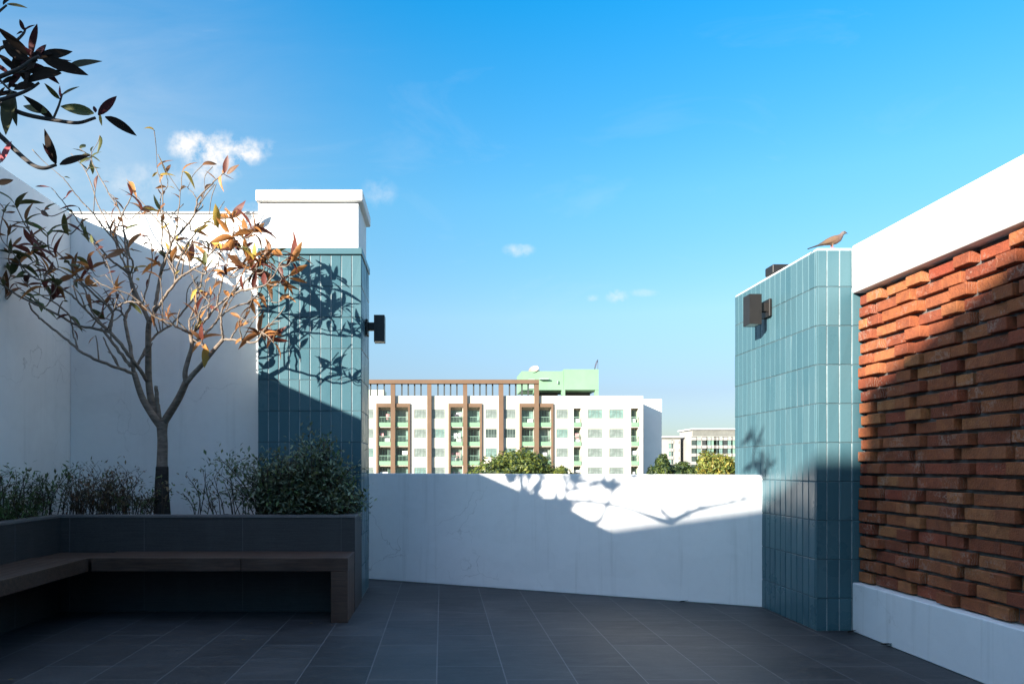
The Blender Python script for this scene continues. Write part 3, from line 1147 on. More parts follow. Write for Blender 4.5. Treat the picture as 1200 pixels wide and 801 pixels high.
    br([(262, 397, Y - .3), (270, 398, Y - .34), (283, 399, Y - .4), (292, 401, Y - .46), (301, 400, Y - .5), (306, 392, Y - .54), (312, 384, Y - .58), (316, 378, Y - .6)], .011, .005)
    br([(270, 397, Y - .34), (277, 386, Y - .3), (284, 375, Y - .24), (291, 366, Y - .2), (296, 352, Y - .18), (306, 340, Y - .16)], .008, .004)
    br([(284, 399, Y - .4), (280, 380, Y - .5), (282, 372, Y - .54), (288, 376, Y - .58), (298, 371, Y - .6)], .006, .003)
    br([(290, 355, Y + .02), (300, 348, Y - .1), (314, 352, Y - .2), (326, 354, Y - .26), (336, 348, Y - .3)], .006, .003)
    br([(306, 388, Y - .58), (314, 394, Y - .62), (321, 402, Y - .64)], .005, .003)
    # ---- short bare shoots
    n0 = len(skel)
    for k in range(105):
        p, r, lev = skel[rt.randrange(60, n0)]
        if p.z < 1.95 or r > .015:
            continue
        d = Vector((rt.uniform(-.7, .7) + (p.x + 2.45) * .25, rt.uniform(-.6, .45), rt.uniform(.35, 1.1))).normalized()
        L = rt.uniform(.10, .34)
        side = Vector((rt.uniform(-1, 1), rt.uniform(-1, 1), .5)) * .05
        c = catmull([p, p + d * L * .5 + side * .7, p + d * L], 4)
        if c[-1].y > 6.93:
            continue
        tube(bm, c, min(r * .7, .007), .004, 5)
        skel.append((c[-1], .003, 3))
    bt = bm
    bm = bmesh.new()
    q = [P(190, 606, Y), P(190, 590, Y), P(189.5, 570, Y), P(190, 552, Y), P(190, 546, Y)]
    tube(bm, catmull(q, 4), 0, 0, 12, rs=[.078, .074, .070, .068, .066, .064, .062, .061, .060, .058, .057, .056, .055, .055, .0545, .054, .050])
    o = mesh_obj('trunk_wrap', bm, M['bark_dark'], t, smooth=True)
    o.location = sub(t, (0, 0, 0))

    # ---- leaf rosettes, each on a twig of its own joined to the nearest branch
    ROS = [(30, 258, 6, 'd'), (18, 240, 4, 'd'), (10, 268, 5, 'm'), (12, 292, 5, 'm'), (22, 304, 6, 'm'), (50, 246, 3, 'd'), (56, 272, 5, 'g'), (74, 268, 4, 'd'), (95, 270, 3, 'd'),
           (30, 330, 4, 'm'), (58, 318, 6, 'm'), (46, 304, 5, 'd'), (88, 300, 6, 'm'), (106, 312, 6, 'r'), (68, 332, 4, 'y'), (126, 350, 6, 'r'), (136, 338, 4, 'r'),
           (150, 290, 4, 'y'), (160, 312, 3, 'y'), (140, 262, 3, 'y'), (166, 246, 4, 'r'), (181, 304, 4, 'r'), (201, 300, 4, 'y'), (231, 268, 2, 'y'), (186, 244, 2, 'y'),
           (250, 288, 5, 'o'), (262, 292, 5, 'y'), (274, 250, 7, 'o'), (288, 276, 6, 'o'), (298, 296, 8, 'y'), (310, 304, 7, 'r'), (318, 298, 4, 'y'), (345, 299, 13, 'r'), (331, 326, 5, 'o'),
           (340, 322, 3, 'o'), (302, 386, 6, 'm'), (318, 392, 5, 'm'), (236, 398, 4, 'o'), (240, 310, 3, 'y'), (216, 292, 3, 'y'), (195, 370, 5, 'm'), (45, 350, 4, 'g'),
           (62, 345, 5, 'd'), (6, 345, 3, 'm'), (5, 245, 3, 'd'), (40, 292, 5, 'd'), (108, 284, 3, 'd'), (88, 322, 4, 'y'), (120, 300, 3, 'm'), (122, 372, 4, 'm'), (228, 362, 2, 'o'),
           (262, 318, 4, 'o'), (282, 312, 5, 'r'), (268, 272, 4, 'y'), (301, 268, 3, 'o'), (224, 300, 4, 'o'), (300, 262, 3, 'r'), (252, 262, 3, 'y'), (205, 276, 3, 'y'), (296, 312, 5, 'o'), (316, 330, 3, 'o'),
           (285, 290, 5, 'o'), (35, 278, 4, 'o'), (64, 296, 3, 'o'), (14, 320, 3, 'd'), (50, 330, 3, 'o'), (100, 328, 3, 'o')]
    pal = {'d': ['leaf_olive', 'leaf_olive', 'leaf_brown', 'leaf_red'], 'g': ['leaf_green', 'leaf_green', 'leaf_olive'], 'm': ['leaf_brown', 'leaf_red', 'leaf_olive', 'leaf_brown', 'leaf_orange'],
           'r': ['leaf_red', 'leaf_red', 'leaf_brown', 'leaf_orange'], 'y': ['leaf_yellow', 'leaf_brown', 'leaf_orange', 'leaf_olive'], 'o': ['leaf_orange', 'leaf_brown', 'leaf_orange', 'leaf_red']}
    names = ['leaf_olive', 'leaf_brown', 'leaf_red', 'leaf_orange', 'leaf_yellow', 'leaf_green']
    bl = bmesh.new()
    base_skel = [s for s in skel if s[0].z > 1.9]
    for (x, y, n, c) in ROS:
        best = None
        for Yc in (YT - .6, YT - .45, YT - .3, YT - .15, YT, YT + .15, YT + .28):
            p = P(x, y, Yc)
            for (s, r, lev) in base_skel:
                d = (s - p).length
                if s.z > p.z + .05:
                    d += 1.2 * (s.z - p.z)
                d = abs(d - .16) + d * .3
                if best is None or d < best[0]:
                    best = (d, p, s, r)
        _, p, s, r = best
        mid = (p + s) * .5 + Vector((rt.uniform(-.05, .05), rt.uniform(-.05, .05), -.05))
        tw = catmull([s, mid, p], 5)
        tube(bt, tw, min(.0065, r), .0042, 6)
        axis = (p - mid).normalized()
        axis = (axis + Vector((0, 0, .45))).normalized()
        Ls = rt.uniform(.75, 1.15)
        for i in range(n + 1):
            th = i * 2.4 + rt.uniform(-.4, .4)
            a = axis.orthogonal().normalized()
            bb = axis.cross(a)
            out = a * math.cos(th) + bb * math.sin(th)
            tilt = rt.uniform(.1, 1.6)
            d = (axis * math.cos(tilt) + out * math.sin(tilt)).normalized()
            L = rt.uniform(.095, .20) * Ls
            m = names.index(rt.choice(pal[c]))
            leaf(bl, p + out * .004 - axis * rt.uniform(0, .07), d, axis - out * .3, L, L * rt.uniform(.24, .34), rt.uniform(-.15, .75), rt.uniform(.1, .7), m, 6, rt.uniform(-1.3, 1.3))
    # single leaves left along the thin shoots
    thin = [q_ for q_ in skel if q_[1] < .0075 and q_[0].z > 2.05]
    for k in range(210):
        p, r_, _ = rt.choice(thin)
        tone = 'd' if p.x < -3.0 else ('m' if p.x < -2.6 else ('y' if p.x < -2.0 else 'o'))
        d = Vector((rt.uniform(-1, 1), rt.uniform(-1, .7), rt.uniform(-.7, 1))).normalized()
        L = rt.uniform(.06, .15)
        if (p + d * L).y > 6.95:
            continue
        leaf(bl, p, d, Vector((rt.uniform(-.6, .6), -.6, 1)), L, L * rt.uniform(.24, .36), rt.uniform(-.2, .8), rt.uniform(.1, .7), names.index(rt.choice(pal[tone])), 6, rt.uniform(-1.3, 1.3))
    # a few single hanging leaves and the pair at the highest shoot
    for (x, y, Yc, dx, dz, L, m) in [(263, 203, Y + .08, .05, .2, .16, 'leaf_red'), (266, 204, Y + .08, .16, .11, .14, 'leaf_brown'), (242, 405, Y - .25, -.01, -.2, .19, 'leaf_yellow'),
                                     (160, 326, Y - .1, .03, -.02, .08, 'leaf_yellow'), (240, 330, Y - .35, .05, .02, .07, 'leaf_orange'), (316, 338, Y - .5, .05, .02, .09, 'leaf_orange')]:
        leaf(bl, P(x, y, Yc), Vector((dx, -.04, dz)), Vector((.2, -1, .2)), L, L * .33, .1, .3, names.index(m), 6, .3)
    o = mesh_obj('trunk', bt, M['bark'], t, smooth=True)
    o.location = sub(t, (0, 0, 0))
    o = mesh_obj('leaves', bl, [M[x] for x in names], t, recalc=False)
    o.location = sub(t, (0, 0, 0))


build_main_tree()


# ---------------------------------------------------------------- the nearer tree whose branches reach in at the top left
def build_near_tree():
    r2 = random.Random(8)
    base = Vector((-3.42, 2.95, .72))
    t = thing('frangipani_tree', 'dark-leaved tree whose branch reaches in at the upper left corner', 'tree', base)
    bm = bmesh.new()
    bl = bmesh.new()
    tips = []

    def br(q, r0, r1, n=5):
        c = catmull(q, n)
        tube(bm, c, r0, r1, 7)
        return c[-1]

    def V(*a):
        return Vector(a)
    fork = V(-3.36, 2.98, 1.65)
    br([base, V(-3.40, 2.95, 1.2), fork], .065, .05)
    hub = V(-2.95, 3.15, 2.55)
    br([fork, V(-3.2, 3.05, 2.05), hub], .042, .028)
    hubu = V(-2.85, 3.25, 3.0)
    br([hub, V(-2.93, 3.2, 2.8), hubu], .026, .02)
    Y = 3.65
    # branches entering the picture
    e = br([hub, V(-2.6, 3.4, 2.72), P(-25, 140, Y), P(0, 159, Y), P(20, 178, Y), P(38, 193, Y - .03), P(52, 197, Y - .03), P(66, 193, Y)], .017, .0075)
    N1 = P(66, 194, Y)
    e = br([hubu, V(-2.6, 3.45, 2.98), P(-20, 115, Y), P(8, 126, Y), P(33, 135, Y), P(65, 141, Y), P(91, 144, Y - .02), P(112, 138, Y - .02)], .016, .007)
    N2 = P(113, 137, Y - .02)
    br([P(62, 140, Y), P(68, 126, Y), P(70, 120, Y), P(73, 110, Y)], .006, .0045)
    N3 = P(73, 111, Y)
    br([hubu, V(-2.55, 3.4, 3.05), P(-20, 120, Y - .1), P(0, 117, Y - .1), P(20, 111, Y - .1), P(36, 104, Y - .1), P(46, 97, Y - .1)], .013, .006)
    N4 = P(46, 97, Y - .1)
    br([hubu, V(-2.55, 3.4, 3.15), P(-15, 96, Y - .05), P(0, 90, Y - .05), P(22, 81, Y - .05), P(38, 70, Y - .05), P(46, 66, Y - .05)], .015, .007)
    N5 = P(44, 68, Y - .05)
    br([P(10, 86, Y - .05), P(30, 84, Y), P(55, 84, Y + .05), P(74, 82, Y + .05), P(80, 79, Y + .05)], .007, .005)
    N6 = P(80, 79, Y + .05)
    br([hubu, V(-2.6, 3.3, 3.25), P(-20, 70, Y + .1), P(0, 57, Y + .1), P(16, 50, Y + .1), P(27, 40, Y + .1), P(30, 33, Y + .1)], .012, .005)
    N7 = P(29, 34, Y + .1)
    br([hubu, V(-2.7, 3.3, 3.3), P(-20, 30, Y), P(-4, 16, Y), P(8, 6, Y)], .011, .005)
    N8 = P(7, 6, Y)
    br([P(-8, 86, Y - .1), P(6, 100, Y - .15), P(14, 108, Y - .15)], .006, .005)
    N9 = P(12, 106, Y - .15)
    N10 = P(0, 190, Y - .1)
    br([P(-20, 150, Y - .02), P(-8, 180, Y - .08), N10], .007, .005)

    def lf(px, py, tx, ty, Yc, dY=0.0, mi=0, w=.23):
        a = P(px, py, Yc)
        b = P(tx, ty, Yc + dY)
        d = b - a
        L = d.length
        leaf(bl, a, d, Vector((r2.uniform(-.5, .5), -1.0, r2.uniform(-.2, .7))), L, L * w * 1.25, r2.uniform(-.08, .12), r2.uniform(.2, .5), mi, 7, r2.uniform(-.4, .4))
    for (a, b, c, d, dY, mi) in [
            (66, 192, 54, 152, 0, 0), (70, 193, 107, 181, .05, 0), (62, 186, 50, 168, -.02, 1),
            (115, 135, 137, 112, .05, 1), (123, 137, 161, 157, .08, 0), (110, 133, 70, 123, -.05, 2), (117, 134, 120, 148, 0, 3), (112, 132, 110, 124, .03, 1),
            (73, 112, 93, 101, .05, 2), (71, 114, 70, 100, 0, 4), (70, 116, 52, 98, -.08, 2),
            (63, 140, 27, 112, -.1, 0), (55, 132, 26, 123, .05, 2), (14, 108, 4, 154, -.1, 5), (16, 108, 20, 148, -.05, 5),
            (38, 68, 45, 29, 0, 1), (44, 69, 85, 62, .1, 0), (50, 69, 104, 90, .05, 0), (42, 70, 52, 50, .08, 1), (48, 68, 56, 54, .1, 1), (36, 66, -4, 32, -.1, 0),
            (80, 80, 120, 71, .1, 5), (72, 86, 22, 96, -.1, 0), (70, 86, 30, 82, -.1, 0), (44, 72, 28, 54, -.05, 1), (60, 74, 84, 70, .1, 1), (34, 98, 14, 66, -.1, 0), (30, 70, 0, 46, .05, 0),
            (29, 36, 22, 22, 0, 1), (29, 36, 41, 28, .03, 1), (27, 38, 18, 40, .03, 0), (8, 5, 32, 8, .02, 5), (4, 6, 14, -6, .05, 0), (40, 98, 16, 108, -.1, 0), (20, 108, -6, 112, -.1, 0), (24, 84, 2, 70, 0, 0),
            (2, 190, 12, 164, .02, 4), (0, 190, -4, 170, .03, 4), (-2, 190, 8, 178, .03, 4), (-4, 215, 16, 211, 0, 0), (30, 78, 62, 92, .1, 0), (36, 74, 70, 96, .05, 1), (28, 80, 66, 84, 0, 0), (20, 82, 48, 62, 0, 1), (14, 84, 30, 58, .05, 0), (10, 86, -8, 74, 0, 1), (36, 72, 12, 58, 0, 0), (44, 70, 30, 96, -.1, 0), (26, 82, 10, 106, -.05, 1), (8, 100, 34, 104, .05, 0), (6, 102, -8, 124, 0, 0), (38, 66, 62, 60, .1, 0), (16, 76, -6, 62, -.05, 0), (20, 90, 0, 98, -.05, 0)]:
        lf(a, b, c, d, Y + r2.uniform(-.05, .05), dY, mi, r2.uniform(.20, .27))
    # long boughs that hang over the terrace, out of the picture; their shadows fall on the parapet
    def S(px, py, tt):
        d_ = Vector(((px - CX) / FPX, 1, -(py - CY) / FPX))
        # sight line meets the parapet plane Y = 7.442 - .446 X
        yy = 7.442 / (1 + .446 * d_.x)
        q_ = Vector((d_.x * yy, yy, CAM_H + d_.z * yy))
        return q_ - Vector((.95, 1.0, -.42)) * tt
    bough = br([hub, V(-2.75, 2.7, 2.6), S(657, 592, 4.35), S(664, 575, 4.4), S(659, 552, 4.45)], .028, .016)
    br([S(657, 592, 4.35), S(699, 611, 4.5), S(719, 573, 4.6), S(738, 553, 4.7)], .024, .016)
    br([hub, V(-2.7, 2.35, 2.72), S(784, 609, 4.7), S(775, 595, 4.72), S(764, 561, 4.8), S(755, 540, 4.85)], .021, .015)
    br([S(784, 609, 4.7), S(815, 596, 4.85), S(855, 588, 4.95), S(890, 582, 5.0)], .019, .013)
    br([S(657, 592, 4.35), S(640, 560, 4.2), S(618, 577, 4.15)], .018, .014)
    br([S(664, 575, 4.4), S(690, 570, 4.45), S(706, 562, 4.5), S(712, 548, 4.5)], .020, .016)
    bt_ = [S(674, 572, 4.4), S(684, 560, 4.45), S(712, 566, 4.5), S(720, 572, 4.6), S(660, 563, 4.4), S(738, 560, 4.7), S(778, 602, 4.72), S(818, 594, 4.85), S(868, 583, 4.95), S(806, 604, 4.85), S(632, 571, 4.2),
           S(872, 535, 4.95), S(880, 515, 5.0), S(868, 505, 5.0), S(884, 548, 5.0), S(897, 540, 5.0), S(893, 562, 5.0), S(905, 552, 5.05)]
    br([S(855, 588, 4.95), S(870, 560, 5.0), S(876, 530, 5.0), S(874, 505, 5.0)], .009, .005)
    for ei, e in enumerate(bt_):
        for i in range(3 if ei < 11 else 6):
            d = Vector((r2.uniform(-1, 1), r2.uniform(-1, .6), r2.uniform(-.3, 1)))
            L = r2.uniform(.07, .12) * (1.0 if ei < 11 else 1.5)
            leaf(bl, e, d, Vector((r2.uniform(-.5, .5), -1, .4)), L, L * .28, .15, .3, r2.choice([0, 2, 5]), 4, 0)
    # thick part of the crown, left of the picture and towards the sun
    ends = []
    for k in range(26):
        s = r2.choice([hub, hubu, fork, hubu])
        d = Vector((r2.uniform(-1.0, .55), r2.uniform(-1.3, .5), r2.uniform(.25, 1.0)))
        L = r2.uniform(.6, 1.25)
        e = s + d.normalized() * L
        if e.y > .9 * 0 + 2.3 and e.x / max(e.y, .1) > -.70:
            e.x = -.72 * e.y - r2.uniform(0, .3)
        m = (s + e) * .5 + Vector((0, 0, -.12))
        br([s, m, e], .014, .006, 4)
        ends.append(e)
        ends.append(m * .35 + e * .65 + Vector((r2.uniform(-.2, .1), r2.uniform(-.2, .2), r2.uniform(0, .2))))
    # sub-branch cluster between the sun and the branches that show
    sb = []
    for k in range(20):
        e = Vector((r2.uniform(-3.2, -2.55), r2.uniform(2.2, 3.0), r2.uniform(3.1, 3.95)))
        br([hubu, (hubu + e) * .5 + Vector((-.05, -.05, -.06)), e], .011, .006, 4)
        ends.append(e)
    for e in ends:
        for i in range(10):
            th = i * 2.4
            tl = r2.uniform(.3, 1.3)
            d = Vector((math.cos(th) * math.sin(tl), math.sin(th) * math.sin(tl), math.cos(tl)))
            L = r2.uniform(.15, .27)
            leaf(bl, e, d, Vector((r2.uniform(-.2, .2), r2.uniform(-.2, .2), 1)), L, L * .28, .25, .3, r2.choice([0, 0, 2, 5, 1]), 4, 0)
    o = mesh_obj('trunk', bm, M['bark_shade'], t, smooth=True)
    o.location = sub(t, (0, 0, 0))
    o = mesh_obj('leaves', bl, [M['leaf_dark'], leaf_mat('deep_maroon_leaf', (.042, .009, .010), trans=.12, rough=.7, spec=.12), M['leaf_olive'], M['leaf_yellow'],
                                leaf_mat('pink_young_leaf', (.30, .06, .07)), leaf_mat('dull_green_leaf', (.035, .038, .015), trans=.15, spec=.15)], t, recalc=False)
    o.location = sub(t, (0, 0, 0))


build_near_tree()


# ---------------------------------------------------------------- planter shrubs
def shrub(name, label, stems, leafmats, leaf_len, leaf_w, group='low shrubs in the planter', per=26, spread=.10, seed=1, twigs=3, stem_r=.005, cat='shrub'):
    """stems: (x, y, z0, dx, dy, height)"""
    r = random.Random(seed)
    cx = sum(s[0] for s in stems) / len(stems)
    cy = sum(s[1] for s in stems) / len(stems)
    t = thing(name, label, cat, (cx, cy, .73), group)
    bs = bmesh.new()
    bl = bmesh.new()

    def put(p, d):
        L = leaf_len * r.uniform(.6, 1.25)
        d = (d + Vector((r.uniform(-1, 1), r.uniform(-1, 1), r.uniform(-.5, .9)))).normalized()
        leaf(bl, p, d, Vector((r.uniform(-.4, .4), r.uniform(-.6, .2), 1)), L, L * leaf_w, r.uniform(-.1, .3), r.uniform(.0, .35), r.randrange(len(leafmats)), 2)
    for (x, y, z0, dx, dy, h) in stems:
        a = Vector((x, y, z0))
        e = a + Vector((dx, dy, h))
        m = a + Vector((dx * .35 + r.uniform(-.04, .04), dy * .35 + r.uniform(-.04, .04), h * .55))
        c = catmull([a, m, e], 5)
        tube(bs, c, stem_r, stem_r * .45, 5)
        for k in range(twigs):
            i = r.randrange(3, len(c))
            p = c[i]
            d = Vector((r.uniform(-1, 1), r.uniform(-1, 1), r.uniform(.1, 1))).normalized()
            q = p + d * r.uniform(.06, .16) * (h / .5)
            tube(bs, [p, (p + q) * .5 + Vector((0, 0, .01)), q], stem_r * .5, stem_r * .3, 4)
            for j in range(per // (twigs + 1)):
                f = r.uniform(.2, 1.02)
                put(p + (q - p) * f + Vector((r.gauss(0, 1), r.gauss(0, 1), r.gauss(0, 1))) * spread * .3, d * .5)
        for j in range(per // (twigs + 1)):
            i = r.randrange(2, len(c))
            put(c[i] + Vector((r.gauss(0, 1), r.gauss(0, 1), r.gauss(0, 1))) * spread * .35, Vector((0, 0, .3)))
    o = mesh_obj('stems', bs, M['twig'], t, smooth=True)
    o.location = sub(t, (0, 0, 0))
    o = mesh_obj('foliage', bl, [M[m] for m in leafmats], t, recalc=False)
    o.location = sub(t, (0, 0, 0))
    return t


r = random.Random(3)
# big rounded bush in front of the tiled column: stems fan out from a few roots
st = []
for k in range(122):
    u = r.random()
    tx = -1.48 + .73 * u ** .9
    hh = .58 - .34 * abs((tx + 1.08) / .62) ** 2 + .10 * math.sin(tx * 17) - r.uniform(0, .52) ** 1.3
    st.append((-1.55 + .72 * u + r.uniform(-.06, .06), r.uniform(6.22, 6.44), .73, (tx - (-1.55 + .72 * u)) * .7 + r.uniform(-.10, .12), r.uniform(-.17, .06), max(.12, hh) + r.uniform(-.03, .06)))
for k in range(16):   # straggling left side
    st.append((r.uniform(-1.62, -1.5), r.uniform(6.25, 6.5), .73, r.uniform(-.40, -.02), r.uniform(-.12, .1), r.uniform(.30, .56)))
for (dx, h) in ((.10, .66), (.03, .68), (-.05, .61), (.19, .60), (.24, .42)):
    st.append((-1.05, 6.3, .73, dx + r.uniform(-.02, .02), -.1, h))
shrub('shrub', 'dense dark green rounded bush before the teal column', st, ['leaf_grey', 'leaf_grey', 'leaf_green', 'leaf_grey', 'leaf_olive'], .046, .50, per=64, spread=.17, seed=4, twigs=5)
# straggly plant between trunk and bush
st = [(r.uniform(-2.28, -1.72), r.uniform(6.2, 6.55), .73, r.uniform(-.12, .12), r.uniform(-.1, .1), r.uniform(.16, .42)) for k in range(20)]
shrub('shrub', 'sparse twiggy shrub between the tree trunk and the dense bush', st, ['leaf_green', 'leaf_dry', 'leaf_olive'], .042, .42, per=18, seed=6, twigs=3)
st = [(r.uniform(-2.75, -2.42), r.uniform(6.2, 6.5), .73, r.uniform(-.15, .12), r.uniform(-.1, .1), r.uniform(.12, .32)) for k in range(18)]
shrub('shrub', 'low small-leaved shrub at the left foot of the tree trunk', st, ['leaf_green', 'leaf_dry', 'leaf_olive'], .040, .45, per=22, seed=7)
st = [(r.uniform(-3.30, -2.70), r.uniform(6.2, 6.6), .73, r.uniform(-.15, .15), r.uniform(-.1, .1), r.uniform(.16, .46)) for k in range(95)]
shrub('shrub', 'brownish half-dry twiggy shrub in the planter corner', st, ['leaf_dry', 'leaf_dry', 'leaf_olive', 'leaf_brown'], .038, .40, per=22, seed=8, twigs=6, stem_r=.004)
st = [(r.uniform(-3.52, -3.33), r.uniform(5.2, 6.5), .73, r.uniform(-.1, .14), r.uniform(-.15, .15), r.uniform(.18, .44)) for k in range(52)]
shrub('shrub', 'leggy green shrub by the left wall at the picture edge', st, ['leaf_green', 'leaf_green', 'leaf_olive'], .045, .42, per=34, seed=9, twigs=4)
st = [(r.uniform(-3.50, -3.31), r.uniform(5.25, 6.0), .73, r.uniform(-.08, .10), r.uniform(-.1, .1), r.uniform(.06, .14)) for k in range(60)]
shrub('grass_tuft', 'bright green low tuft at the edge of the side planter', st, ['leaf_green'], .06, .2, per=14, seed=10, twigs=2, cat='plant')
for k, lab in enumerate(('leggy green shrub beside the trunk of the dark-leaved tree', 'leggy green shrub in the side planter in front of the dark-leaved tree')):
    y0_ = (3.2, .6)[k]
    st = [(r.uniform(-3.50, -3.33), y0_ + 1.6 * (i + r.random()) / 40, .73, r.uniform(-.1, .14), r.uniform(-.15, .15), r.uniform(.18, .44)) for i in range(40)]
    shrub('shrub', lab, st, ['leaf_green', 'leaf_dry', 'leaf_olive'], .045, .42, per=14, seed=12 + k, twigs=3)

# fallen leaves, with dark leaf shapes in place of drain openings
for i, (x, y, mi, lab) in enumerate([(284, 750, 'leaf_yellow', 'tiny pale fallen leaf on the floor in front of the long bench'), (363, 731, 'leaf_yellow', 'tiny pale fallen leaf on the floor near the bench end leg'),
                                     (992, 742, 'leaf_dark', 'dark leaf-shaped piece in place of the drain hole at the white plinth corner'), (1030, 756, 'leaf_dark', 'dark leaf-shaped spot on the floor along the white plinth'),
                                     (795, 706, 'leaf_dark', 'dark leaf-shaped piece in place of the drain gap at the foot of the white parapet'), (12, 797, 'leaf_yellow', 'tiny pale fallen leaf on the floor at the lower left corner')]):
    Yc = FPX * CAM_H / (y - CY)
    bm = bmesh.new()
    L = .03 if mi == 'leaf_yellow' else .085
    leaf(bm, Vector((0, 0, 0)), Vector((1, .3 * (i % 3) - .2, 0)), Vector((0, 0, 1)), L, L * .5, -.15, .35, 0, 5, .3)
    o = mesh_obj('leaf_drain_spot', bm, M[mi], recalc=False)
    o.location = (P(x, y, Yc).x, Yc - .02, .012)
    tag(o, lab, 'leaf', 'fallen leaves')

# ---------------------------------------------------------------- apartment block across the way
AY = 113.0
s_ = AY / FPX


def ax(px):
    return (px - CX) * s_


def az(py):
    return CAM_H - (py - CY) * s_


M['bwall'] = plain('cream_white_wall', (.50, .47, .40), .9, .06, .3, spec=.2)
M['farwall'] = plain('weathered_white_wall', (.30, .29, .27), .9, .1, .2, spec=.2)
M['bwing'] = plain('pale_grey_wall', (.72, .72, .72), .9, .05, .3, spec=.2)
M['bbrown'] = plain('tan_brown_trim', (.135, .085, .055), .8, .1, .5, spec=.2)
M['bgreen'] = plain('mint_green_paint', (.165, .29, .185), .85, .06, .5, spec=.2)
M['bgreen2'] = plain('pale_green_rail', (.16, .26, .20), .5, .1, 2)
M['frame'] = plain('pale_window_frame', (.12, .16, .14), .5, .1, 2)
M['ac'] = plain('ac_casing', (.75, .75, .73), .5, .1, 3)
M['dark'] = plain('dark_opening', (.03, .035, .035), .6, .2, 1)


def glass_mat(name, col, rough=.12):
    k = NT(name)
    v = k.noise(k.coord(), 1.6, 3)
    k.color(k.ramp(v, [(.35, tuple(c * .7 for c in col)), (.65, tuple(min(1, c * 1.25) for c in col))]))
    k.rough(rough)
    k.spec(.6)
    return k.m


M['glass_dark'] = glass_mat('dark_window_glass', (.045, .065, .06))
M['glass_mid'] = glass_mat('green_tinted_glass', (.14, .22, .20))
M['glass_curtain'] = glass_mat('curtained_glass', (.17, .20, .185), .3)


def wall_openings(bm, x0, x1, z0, z1, y, ops, mi_wall=0, mi_in=0):
    xs = sorted({x0, x1, *[o[0] for o in ops], *[o[1] for o in ops]})
    zs_ = sorted({z0, z1, *[o[2] for o in ops], *[o[3] for o in ops]})
    for xa, xb in zip(xs, xs[1:]):
        for za, zb in zip(zs_, zs_[1:]):
            cx, cz = (xa + xb) / 2, (za + zb) / 2
            if any(o[0] < cx < o[1] and o[2] < cz < o[3] for o in ops):
                continue
            f = bm.faces.new([bm.verts.new(p) for p in ((xa, y, za), (xb, y, za), (xb, y, zb), (xa, y, zb))])
            f.material_index = mi_wall
    for (xa, xb, za, zb, dep) in ops:
        yb = y + dep
        for q in (((xa, y, za), (xa, y, zb), (xa, yb, zb), (xa, yb, za)), ((xb, y, za), (xb, yb, za), (xb, yb, zb), (xb, y, zb)),
                  ((xa, y, za), (xa, yb, za), (xb, yb, za), (xb, y, za)), ((xa, y, zb), (xb, y, zb), (xb, yb, zb), (xa, yb, zb)),
                  ((xa, yb, za), (xa, yb, zb), (xb, yb, zb), (xb, yb, za))):
            f = bm.faces.new([bm.verts.new(p) for p in q])
            f.material_index = mi_in


